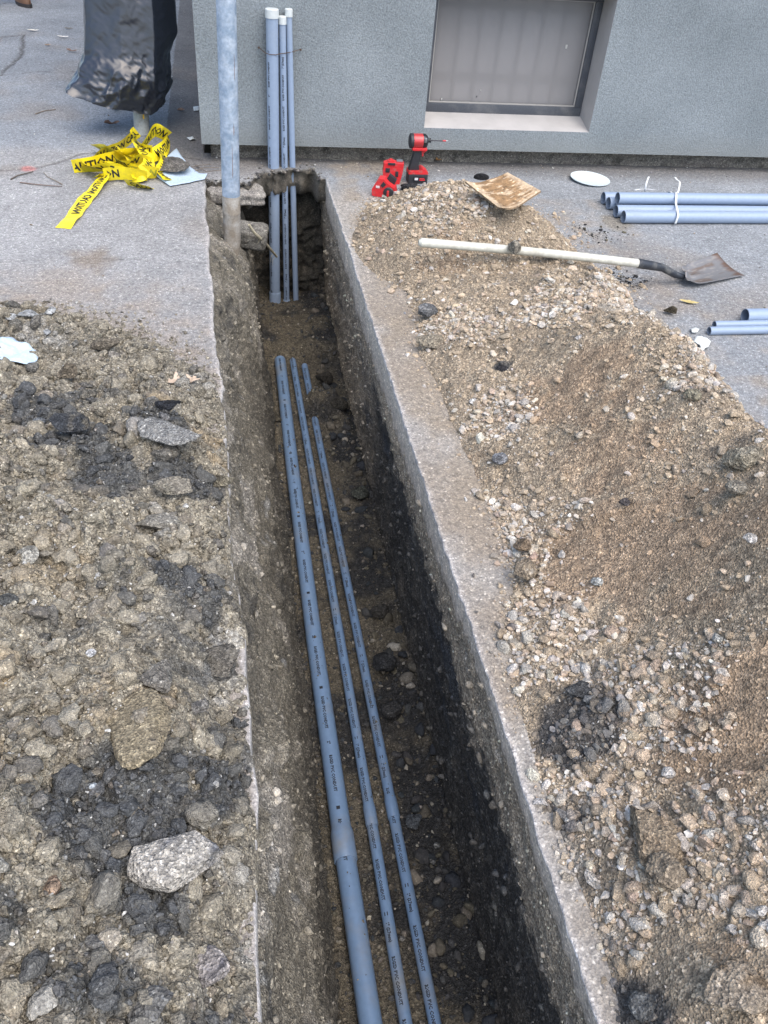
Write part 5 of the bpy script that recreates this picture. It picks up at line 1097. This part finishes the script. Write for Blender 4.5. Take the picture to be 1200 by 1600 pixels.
# ================================================================== IMPACT DRIVER AND RED TOOLS
M_RED = dusty('red_plastic', (.56, .022, .028), (.30, .10, .09), scale=45, lo=.52, hi=.8, rough=.4); M_BLK = pbr('black_rubber', (.02, .022, .027), .55, nscale=60, namt=.2)
M_METRED = pbr('red_metal_housing', (.50, .05, .055), .28, .35); M_STEEL = pbr('bright_steel', (.42, .45, .48), .3, .9); M_DSTEEL = pbr('dark_steel', (.05, .052, .06), .35, .8)
dx, dy = 1.03, 4.42
dr = empty('impact_driver', (dx, dy, 0), 'red and black cordless impact driver standing upright on its battery by the wall', 'impact driver')
def YM(x0, z0): return Matrix(((1, 0, 0, x0), (0, 0, -1, 0), (0, 1, 0, z0), (0, 0, 0, 1)))
b = B(); b.box((dx-.055, dy-.038, .001), (dx+.050, dy+.038, .050)); bt_ = b.mesh('battery', M_BLK, dr, bevel=.006)
b = B(); b.box((dx-.028, dy-.0405, .012), (dx+.040, dy-.0385, .040)); b.mesh('battery_label', M_DSTEEL, bt_, bevel=.0008)
b = B(); b.box((dx-.022, dy-.0420, .022), (dx-.004, dy-.0408, .034)); b.mesh('label_panel', pbr('label_white', (.6, .6, .6), .5), bt_)
b = B(); b.box((dx+.004, dy-.0420, .020), (dx+.034, dy-.0408, .026)); b.box((dx+.004, dy-.0419, .029), (dx+.030, dy-.0408, .033)); b.mesh('label_panel', M_RED, bt_)
b = B(); b.prism([(-.056, .050), (.050, .050), (.050, .060), (.030, .074), (.018, .078), (.006, .066), (-.052, .064)], .072, Matrix(((1, 0, 0, dx), (0, 0, 1, dy-.036), (0, 1, 0, 0), (0, 0, 0, 1)))); b.mesh('battery_shroud', M_RED, dr, bevel=.003)
b = B(); b.prism([(-.052, .0645), (.004, .0665), (-.002, .095), (.002, .125), (.006, .150), (.012, .175), (-.030, .175), (-.032, .145), (-.040, .11), (-.046, .085)], .034, Matrix(((1, 0, 0, dx), (0, 0, 1, dy-.017), (0, 1, 0, 0), (0, 0, 0, 1)))); b.mesh('handle', M_BLK, dr, bevel=.007)
b = B(); b.prism([(.006, .168), (.036, .168), (.030, .158), (.022, .150), (.020, .134), (.014, .134), (.012, .150), (.004, .158)], .016, Matrix(((1, 0, 0, dx), (0, 0, 1, dy-.008), (0, 1, 0, 0), (0, 0, 0, 1)))); b.mesh('trigger', M_RED, dr, bevel=.002)
hz0 = .208
b = B(); b.lathe((dx-.060, dy, hz0), (dx+.06, dy, hz0), [(.001, 0), (.028, 0), (.036, .004), (.0375, .012), (.036, .020), (.0345, .0205)], 32); b.mesh('rear_cap', M_BLK, dr)
b = B(); b.lathe((dx-.060, dy, hz0), (dx+.06, dy, hz0), [(.0352, .0202), (.0362, .024), (.0362, .068), (.0345, .070)], 32); b.mesh('motor_housing', M_METRED, dr)
b = B(); b.lathe((dx-.060, dy, hz0), (dx+.06, dy, hz0), [(.0352, .0695), (.0358, .073), (.034, .086), (.028, .094), (.016, .097), (.014, .098)], 32); b.mesh('nose_housing', M_DSTEEL, dr)
b = B(); b.box((dx+.012, dy-.0375, hz0+.002), (dx+.026, dy-.030, hz0+.026)); b.mesh('badge', M_STEEL, dr, bevel=.003)
b = B(); b.box((dx-.045, dy-.030, .1655), (dx+.034, dy+.030, .182)); b.mesh('lower_housing', M_RED, dr, bevel=.006)
b = B(); b.lathe((dx+.036, dy, hz0+.004), (dx+.2, dy, hz0+.004), [(.013, 0), (.013, .006), (.009, .007), (.009, .012), (.012, .013), (.012, .017), (.004, .018)], 20); b.mesh('chuck', M_BLK, dr)
b = B(); b.lathe((dx+.050, dy, hz0+.004), (dx+.2, dy, hz0+.004), [(.0032, 0), (.0032, .068)], 10, close=True); bit = b.mesh('driver_bit', M_DSTEEL, dr)
b = B(); b.lathe((dx+.118, dy, hz0+.004), (dx+.2, dy, hz0+.004), [(.0034, 0), (.0034, .018)], 10, close=True); b.mesh('bit_tip', M_RED, bit)
b = B(); b.lathe((dx+.136, dy, hz0+.004), (dx+.2, dy, hz0+.004), [(.0028, 0), (.0012, .012)], 10, close=True); b.mesh('bit_point', M_STEEL, bit)
# back red tool
p = at(614, 288, 0); T0 = Matrix.Translation(p) @ Matrix.Rotation(-.12, 4, 'Z')
rb = empty('red_tool', p, 'red boxy cordless tool body standing left of the impact driver, the rear one', 'tool')
b = B(); b.prism([(-.050, .0), (.034, .0), (.046, .060), (.050, .105), (-.030, .108), (-.054, .100), (-.058, .06)], .055, T0 @ Matrix(((1, 0, 0, 0), (0, 0, 1, 0), (0, 1, 0, .001), (0, 0, 0, 1)))); b.mesh('body', M_RED, rb, bevel=.009)
b = B(); b.lathe(T0 @ Vector((-.018, .028, .108)), T0 @ Vector((-.018, .028, .2)), [(.018, 0), (.018, .006), (.010, .008), (.010, .012)], 20, close=True); b.mesh('knob', M_RED, rb)
b = B(); b.box((-.034, -.006, .098), (.004, .0, .110), T0); b.mesh('grip', M_BLK, rb, bevel=.003)
b = B(); b.box((-.045, -.004, .060), (-.022, .0, .082), T0); b.box((.008, -.004, .040), (.024, .0, .068), T0); b.mesh('recess', M_BLK, rb, bevel=.002)
b = B(); b.box((.012, .02, .108), (.045, .05, .116), T0); b.mesh('label_plate', M_STEEL, rb, bevel=.002)
p = at(600, 309, 0); T0 = Matrix.Translation(p) @ Matrix.Rotation(-.35, 4, 'Z')
rf = empty('red_tool', p, 'red rounded tool with a round black dial on its end, nearest to the trench', 'tool')
b = B(); b.prism([(-.064, .004), (-.056, .0), (.040, .0), (.056, .020), (.050, .052), (.018, .068), (-.008, .090), (-.036, .088), (-.052, .060), (-.066, .034)], .06, T0 @ Matrix(((1, 0, 0, 0), (0, 0, 1, 0), (0, 1, 0, .001), (0, 0, 0, 1)))); b.mesh('body', M_RED, rf, bevel=.011)
b = B(); b.lathe(T0 @ Vector((.022, .004, .028)), T0 @ Vector((.022, -.1, .028)), [(.027, 0), (.028, .008), (.024, .012), (.014, .013)], 28, close=True); dl = b.mesh('dial', M_BLK, rf)
b = B(); b.box((.014, -.0155, .012), (.026, -.009, .042), T0); b.mesh('dial_grip', M_RED, dl, bevel=.003)
b = B(); b.prism([(-.022, .060), (-.010, .050), (.006, .066), (-.008, .080)], .004, T0 @ Matrix(((1, 0, 0, 0), (0, 0, 1, -.004), (0, 1, 0, 0), (0, 0, 0, 1)))); b.mesh('recess', M_BLK, rf)
b = B(); b.box((-.046, -.003, .044), (-.026, .0, .056), T0); b.mesh('label_panel', pbr('label_pale', (.6, .5, .5), .5), rf, bevel=.002)
b = B(); b.prism([(-.004, .070), (.040, .052), (.050, .080), (.012, .104)], .03, T0 @ Matrix(((1, 0, 0, 0), (0, 0, 1, .04), (0, 1, 0, 0), (0, 0, 0, 1)))); b.mesh('grip', M_BLK, rf, bevel=.006)
rock('work_glove', 641, 298, 34, .7, .32, (.035, .036, .04), 'small crumpled black glove on the ground in front of the impact driver', 'glove', z=0, seed=131, cuts=1, amp=.5, sink=-.1, sc=3.2)

# ================================================================== PLYWOOD SCRAP AND RUBBER PIECE ON THE FIRST PEAK
def patch(ctrl, nu, nv, thick, name, m, colf=None, dish=0):
    """ctrl rows x cols of world points, bilinear in cols, smooth in rows"""
    R_ = np.array(ctrl, float); U_ = np.linspace(0, 1, nu); rows_ = []
    for c in range(R_.shape[1]): rows_.append(cat(R_[:, c], 40))
    G = np.array(rows_); tG = np.linspace(0, 1, G.shape[1]); tC = np.linspace(0, 1, G.shape[0]); out_ = np.zeros((nu, nv, 3))
    for j_, v in enumerate(np.linspace(0, 1, nv)):
        c = v*(G.shape[0]-1); i0 = min(int(c), G.shape[0]-2); f_ = c-i0; line = G[i0]*(1-f_)+G[i0+1]*f_
        for k in range(3): out_[:, j_, k] = np.interp(U_, tG, line[:, k])
    return out_
ctrl = [[at(727, 283, 0.327), at(779, 324, 0.292)], [at(746, 285, 0.326), at(793, 325, 0.300)], [at(762, 281, 0.330), at(810, 321, 0.304)], [at(778, 276, 0.327), at(828, 309, 0.307)], [at(793, 269, 0.342), at(845, 298, 0.327)]]
G = patch(ctrl, 90, 60, 0, '', None); n_, m_ = G.shape[:2]; U_, V_ = np.meshgrid(np.linspace(0, 1, n_), np.linspace(0, 1, m_), indexing='ij')
nrm_ = np.cross(np.gradient(G, axis=0), np.gradient(G, axis=1)); nrm_ /= np.linalg.norm(nrm_, axis=2, keepdims=True); nrm_ *= np.sign(nrm_[..., 2:3])
ed = np.minimum(np.minimum(U_, 1-U_), np.minimum(V_, 1-V_)); G2 = G+nrm_*(.0015*fbm2(U_*6, V_, 9, 3, 850))[..., None]
Cw = np.ones((n_, m_, 3))*np.array((.50, .39, .27)); st = sstep(.10, .22, U_+.08*fbm2(U_, V_, 8, 3, 851))*sstep(1.02, .9, V_+.05*fbm2(U_, V_, 9, 3, 853))*sstep(1.0, .86, U_+.10*fbm2(U_, V_, 6, 3, 852))
flk = fbm2(U_*1.0, V_*3.2, 7, 5, 854); st2 = sstep(-.25, .15, flk+.1)
Cw = mixc(Cw, (.24, .145, .07), np.clip(st*st2, 0, 1)*.92); Cw = mixc(Cw, (.12, .08, .045), st*sstep(.15, .5, fbm2(U_, V_*3, 13, 3, 855))*.7)
pw = empty('plywood_scrap', tuple(G.mean((0, 1))), 'warped tan plywood scrap with a brown stain, on top of the right heap', 'plywood')
M_WOOD = earth_mat('plywood', grain=150, lo=.9, hi=1.08, bd=.0012, rough=.8)
bot = G-nrm_*.009; fr_ = gridfaces(n_, m_); V2 = np.concatenate([G2.reshape(-1, 3), bot.reshape(-1, 3)])
mobj('face_ply', npmesh('face_ply', G2.reshape(-1, 3), fr_, Cw.reshape(-1, 3)), M_WOOD, pw)
idx = np.arange(n_*m_).reshape(n_, m_); rim = np.concatenate([idx[:, 0], idx[-1, 1:], idx[-2::-1, -1], idx[0, -2:0:-1]]); rim2 = np.roll(rim, -1)
Fe = np.concatenate([fr_[:, ::-1]+n_*m_, np.stack([rim, rim2, rim2+n_*m_, rim+n_*m_], -1)]); mobj('core_ply', npmesh('core_ply', V2, Fe, np.ones((len(V2), 3))*np.array((.30, .22, .14)), False), M_WOOD, pw)
rock('rubber_scrap', 751, 283, 25, .7, .45, (.018, .018, .02), 'black rubber scrap behind the plywood on the first peak', 'rubber scrap', z=.25, seed=141, cuts=2, amp=.12, sink=0, sub=4)

# ================================================================== SHOVEL
sh = empty('shovel', at(1060, 432, .02), 'shovel with a dirty white handle and rusty square blade, laid across the right heap', 'shovel')
P0, P1 = Vector(at(658, 379, .185)), Vector(at(1000, 412, .125))
M_HAND = dusty('white_handle', (.52, .52, .45), (.34, .31, .25), scale=7, lo=.5, hi=.72, rough=.55, fine=50)
b = B(); N0 = 16; pts = [P0.lerp(P1, k/N0)+Vector((0, 0, .006*math.sin(k/N0*3.14))) for k in range(N0+1)]; b.tube([P0-(P1-P0).normalized()*.010]+pts, [.010]+[.0185]*2+[.0175]*(N0-1), 20); b.mesh('handle', M_HAND, sh)
P2, P3, P4 = Vector(at(1035, 418, .085)), Vector(at(1055, 429, .05)), Vector(at(1068, 433, .032))
M_SOCK = dusty('black_socket', (.022, .026, .034), (.16, .16, .15), scale=16, lo=.5, hi=.75, rough=.45)
b = B(); b.tube([P1-(P1-P0).normalized()*.01, P1, P1.lerp(P2, .5), P2, P3, P4], [.0195, .0200, .0190, .017, .015, .010], 20, flat=1); sk_ = b.mesh('socket', M_SOCK, sh)
n0, f0, f1, n1_ = at(1061, 418, .045), at(1121, 395, .055), at(1163, 430, .012), at(1075, 449, .022)
nb, mb = 44, 36; U_, V_ = np.meshgrid(np.linspace(0, 1, nb), np.linspace(0, 1, mb), indexing='ij')
Gb = (np.array(n0)*(1-V_[..., None])+np.array(n1_)*V_[..., None])*(1-U_[..., None])+(np.array(f0)*(1-V_[..., None])+np.array(f1)*V_[..., None])*U_[..., None]
nk = sstep(.28, 0, U_)*.30; Gb = Gb*(1-nk[..., None]*(np.abs(V_-.5)*2)[..., None]**2)+(nk*(np.abs(V_-.5)*2)**2)[..., None]*(Gb.mean(1, keepdims=True))
Gb[..., 2] += .020*(np.abs(V_-.5)*2)**2.2*(1-.35*U_)-.012+.030*sstep(.18, 0, U_)*(1-np.abs(V_-.5)*1.2)
Gb[..., 2] += .012*np.exp(-((V_-.5)/.09)**2)*sstep(.55, .0, U_); Gb[..., 2] = np.maximum(Gb[..., 2], .004)
Cb = np.ones((nb, mb, 3))*np.array((.20, .20, .205)); r1 = fbm2(U_*.8, V_*2, 4, 5, 861); Cb = mixc(Cb, (.165, .13, .11), sstep(.1, .45, r1)); Cb = mixc(Cb, (.30, .28, .26), sstep(.2, .5, fbm2(U_, V_*3, 6, 4, 862))*.8); Cb = mixc(Cb, (.13, .07, .045), sstep(.82, 1, U_+.1*r1)*.8)
t = NT('rusty_blade'); at_ = t.n('ShaderNodeAttribute', attribute_name='Col'); t.l(at_.outputs['Color'], t.b.inputs['Base Color']); t.b.inputs['Roughness'].default_value = .5; t.b.inputs['Metallic'].default_value = .45
tc = t.n('ShaderNodeTexCoord'); no = t.n('ShaderNodeTexNoise'); no.inputs['Scale'].default_value = 70; t.l(tc.outputs['Object'], no.inputs['Vector']); t.l(t.bump(no.outputs[0], .0015), t.b.inputs['Normal'])
bl = mobj('blade', npmesh('blade', Gb.reshape(-1, 3), gridfaces(nb, mb), Cb.reshape(-1, 3)), t.m, sh); md_ = bl.modifiers.new('thickness', 'SOLIDIFY'); md_.thickness = .0028
b = B(); b.lathe(P2+Vector((0, 0, .012)), P2+Vector((0, 0, .03)), [(.005, 0), (.005, .005), (.002, .007)], 10, close=True); b.mesh('rivet', M_STEEL, sk_)

# ================================================================== CONDUIT STACKS ON THE RIGHT PAVEMENT
def loose_pipe(p, d, r, L, label, grp):
    root = empty('loose_conduit', p, label, 'conduit', grp); A = Vector(p); D = A+Vector(d)
    b = B(); b.lathe(A, D, [(r, 0), (r, L), (r-.003, L)], 36); b.mesh('tube', M_PVC, root)
    b = B(); b.lathe(A, D, [(r, 0), (r-.0008, -.0008), (r-.0034, -.0008), (r-.0038, 0), (r-.0038, .5), (.0005, .5)], 36); b.mesh('bore', M_PVCI, root); return root
dirx = Vector((1, .012, 0)).normalized(); rr_ = .0302
lb = ['back one of five bundled grey conduits, reaching furthest left', 'second from the back of the five bundled grey conduits', 'middle conduit of the five bundled ones, lifted on its neighbours', 'second from the front of the five bundled grey conduits', 'front one of five bundled grey conduits, nearest to the shovel']
ends = [(1.978, 4.130, .0305), (1.978, 4.055, .0305), (2.000, 4.012, .071), (1.975, 3.945, .0305), (1.985, 3.868, .0305)]
for e_, l_ in zip(ends, lb): loose_pipe(e_, dirx, rr_, 3.0, l_+'', 'grey conduits bundled on the pavement')
loose_pipe(at(1164, 494, .0302), Vector((1, .01, 0)), .0302, 2.4, 'single thick grey conduit at the right edge, below the shovel', 'loose conduits at the right edge')
loose_pipe(at(1108, 517, .0168), Vector((1, .004, 0)), .0168, 2.6, 'thin grey conduit at the right edge, nearer of the two thin ones', 'loose conduits at the right edge')
loose_pipe(at(1116, 508, .0168), Vector((1, .006, 0)), .0168, 2.6, 'thin grey conduit at the right edge, farther of the two thin ones', 'loose conduits at the right edge')
M_TIE = pbr('white_tie', (.66, .68, .68), .5)
def band(P, w_, name, label, parent=None, th=.0018):
    C_ = cat(P, 6); n = len(C_); T_ = np.gradient(C_, axis=0); V = np.concatenate([C_+np.array([-w_/2, 0, 0]), C_+np.array([w_/2, 0, 0])]); i_ = np.arange(n-1)
    o = mobj(name, npmesh(name, V, np.stack([i_, i_+1, i_+1+n, i_+n], -1)), M_TIE, parent); s_ = o.modifiers.new('thickness', 'SOLIDIFY'); s_.thickness = th; s_.offset = 1
    if label: tag(o, label, 'strap')
    return o
sx_ = 2.335
bd = band([(sx_-.075, 3.832, .01), (sx_-.072, 3.835, .05), (sx_-.065, 3.868, .0655), (sx_-.040, 3.94, .070), (sx_-.022, 4.000, .1035), (sx_-.012, 4.03, .101), (sx_, 4.075, .080), (sx_+.015, 4.14, .0655), (sx_+.015, 4.166, .03)], .011, 'binding_strap', 'white plastic strap bound round the five conduits on the pavement')
band([(sx_-.012, 4.005, .106), (sx_+.012, 4.05, .122), (sx_+.035, 4.10, .130), (sx_+.045, 4.15, .125), (sx_+.047, 4.18, .128)], .010, 'strap_tail', None, bd)
lt = band([tuple(at(992, 297, .07)), tuple(at(1004, 295, .075)), tuple(at(1021, 296, .07))], .02, 'loose_strap', 'loose white strap end lying behind the bundled conduits')
band([tuple(at(1008, 299, .055)), tuple(at(1009, 291, .085)), tuple(at(1012, 281, .115)), tuple(at(1014, 276, .13))], .010, 'strap_end', None, lt)

# ================================================================== PERSON STANDING AT THE TOP LEFT, ONLY THE BOOTS IN VIEW
bpz = at(36, 9, 0); fx_, fy_ = bpz[0], bpz[1]
ps = empty('person', (fx_-.1, fy_, 0), 'person in brown leather boots with dark soles standing far back on the left', 'person')
M_BOOT = pbr('brown_leather', (.16, .085, .05), .6, nscale=30, namt=.2, bump=.001); M_SOLE = pbr('dark_sole', (.035, .032, .032), .8); M_JEAN = pbr('dark_jeans', (.045, .055, .085), .9, nscale=40, namt=.15); M_JACK = pbr('work_jacket', (.10, .09, .06), .9); M_SKIN = pbr('skin', (.45, .27, .19), .6); M_HAIR = pbr('dark_hair', (.03, .02, .015), .8)
def boot(x0, y0, rz):
    T_ = Matrix.Translation((x0, y0, 0)) @ Matrix.Rotation(rz, 4, 'Z'); k = 18; V, Fc = [], []
    b = B(); out_ = [(math.cos(a)*(.14 if math.cos(a) > 0 else .13)+.0, math.sin(a)*(.050 if math.cos(a) > -.2 else .040)) for a in [2*math.pi*i_/24 for i_ in range(24)]]
    b.prism(out_, .028, T_); sole = b.mesh('sole', M_SOLE, ps, bevel=.005)
    b = B(); prof = [(.0, .028, .128, .047), (.0, .055, .125, .047), (-.005, .085, .112, .044), (-.045, .11, .072, .042), (-.065, .15, .052, .042), (-.065, .24, .055, .045)]
    rings_ = []
    for cx, z_, ax_, ay_ in prof: rings_.append([b.bm.verts.new(T_ @ Vector((cx+math.cos(a)*ax_, math.sin(a)*ay_, z_))) for a in [2*math.pi*i_/24 for i_ in range(24)]])
    for A_, D_ in zip(rings_, rings_[1:]):
        for i_ in range(24): b.bm.faces.new((A_[i_], A_[(i_+1) % 24], D_[(i_+1) % 24], D_[i_]))
    b.bm.faces.new(rings_[-1]); b.mesh('boot', M_BOOT, ps)
boot(fx_, fy_+.02, -1.0); boot(fx_-.24, fy_-.16, -1.3)
bm = bmesh.new(); sk = []
def jv(x, y, z, r): sk.append(r); return bm.verts.new((fx_+x, fy_+y, z))
pel = jv(-.16, .02, .95, .15); chest = jv(-.17, .02, 1.32, .16); nk_ = jv(-.17, .0, 1.52, .06); hd = jv(-.17, -.03, 1.68, .10); hd2 = jv(-.17, -.03, 1.76, .085)
for a, c in ((pel, chest), (chest, nk_), (nk_, hd), (hd, hd2)): bm.edges.new((a, c))
for s_, (ax_, ay_) in ((1, (-.035, .07)), (-1, (-.265, -.09))):
    k1 = jv((ax_-.16+s_*.05)/2, (ay_+.0)/2-.02, .5, .075); an = jv(ax_, ay_, .16, .058); hp = jv(-.16+s_*.09, .02, .86, .10)
    bm.edges.new((pel, hp)); bm.edges.new((hp, k1)); bm.edges.new((k1, an))
    sd2 = jv(-.17+s_*.19, .02, 1.42, .065); el = jv(-.17+s_*.25, .03, 1.14, .048); wr2 = jv(-.17+s_*.25, -.06, .90, .034); hn = jv(-.17+s_*.245, -.09, .80, .038)
    bm.edges.new((chest, sd2)); bm.edges.new((sd2, el)); bm.edges.new((el, wr2)); bm.edges.new((wr2, hn))
me = bpy.data.meshes.new('body'); bm.to_mesh(me); bm.free(); o = mobj('body', me, M_JEAN, ps); m1 = o.modifiers.new('skin', 'SKIN'); o.modifiers.new('sub', 'SUBSURF').levels = 2
for i_, r_ in enumerate(sk): me.skin_vertices[0].data[i_].radius = (r_, r_)
me.skin_vertices[0].data[0].use_root = True
dg = bpy.context.evaluated_depsgraph_get(); m2 = bpy.data.meshes.new_from_object(o.evaluated_get(dg)); o.modifiers.clear(); o.data = m2
m2.materials.clear(); [m2.materials.append(x_) for x_ in (M_JEAN, M_JACK, M_SKIN)]
for p_ in m2.polygons:
    z_ = p_.center.z; p_.material_index = 2 if (z_ > 1.52 or (z_ < .89 and abs(p_.center.x-(fx_-.17)) > .19 and z_ > .72)) else (1 if z_ > .93 else 0); p_.use_smooth = True
b = B(); rr3 = bmesh.ops.create_icosphere(b.bm, subdivisions=3, radius=.112)['verts']
for v in rr3: v.co = Vector((fx_-.17+v.co.x*.95, fy_-.01+v.co.y, 1.765+max(v.co.z, -.05)*.85))
b.mesh('hair', M_HAIR, ps)

# crumbs of soil lying on the conduits
pp_ = []
for pts_, r_, n_ in (([(.262, 3.99), (.250, 3.0), (.245, 2.0), (.250, 1.2), (.257, .72)], .0302, 420), ([(.332, 4.02), (.340, 2.317), (.347, .707)], .0168, 130), ([(.391, 3.935), (.395, 3.393), (.420, .697)], .0168, 160)):
    yy = .75+3.2*RNG.random(n_)**.6; cl = fbm2(yy, yy*0, 3.2, 3, 905+n_); kq = RNG.random(n_) < np.clip(.35+1.4*cl, .02, 1); yy = yy[kq]
    xx = np.interp(yy, [q_[1] for q_ in pts_][::-1], [q_[0] for q_ in pts_][::-1]); th = RNG.normal(size=len(yy))*.5
    pp_.append(np.stack([xx+r_*np.sin(th), yy, (Zb if r_ > .02 else Zs)+r_*np.cos(th)], -1))
pp_ = np.concatenate(pp_); n_ = len(pp_)
merge('trench_crumbs', LP, pp_, np.minimum(.0016*np.exp(RNG.gamma(1.0, .42, n_)), .007), pal(np.array([(.14, .12, .09), (.2, .18, .14), (.09, .08, .07)]), [1, 1, 1], n_), M_EARTH, True)
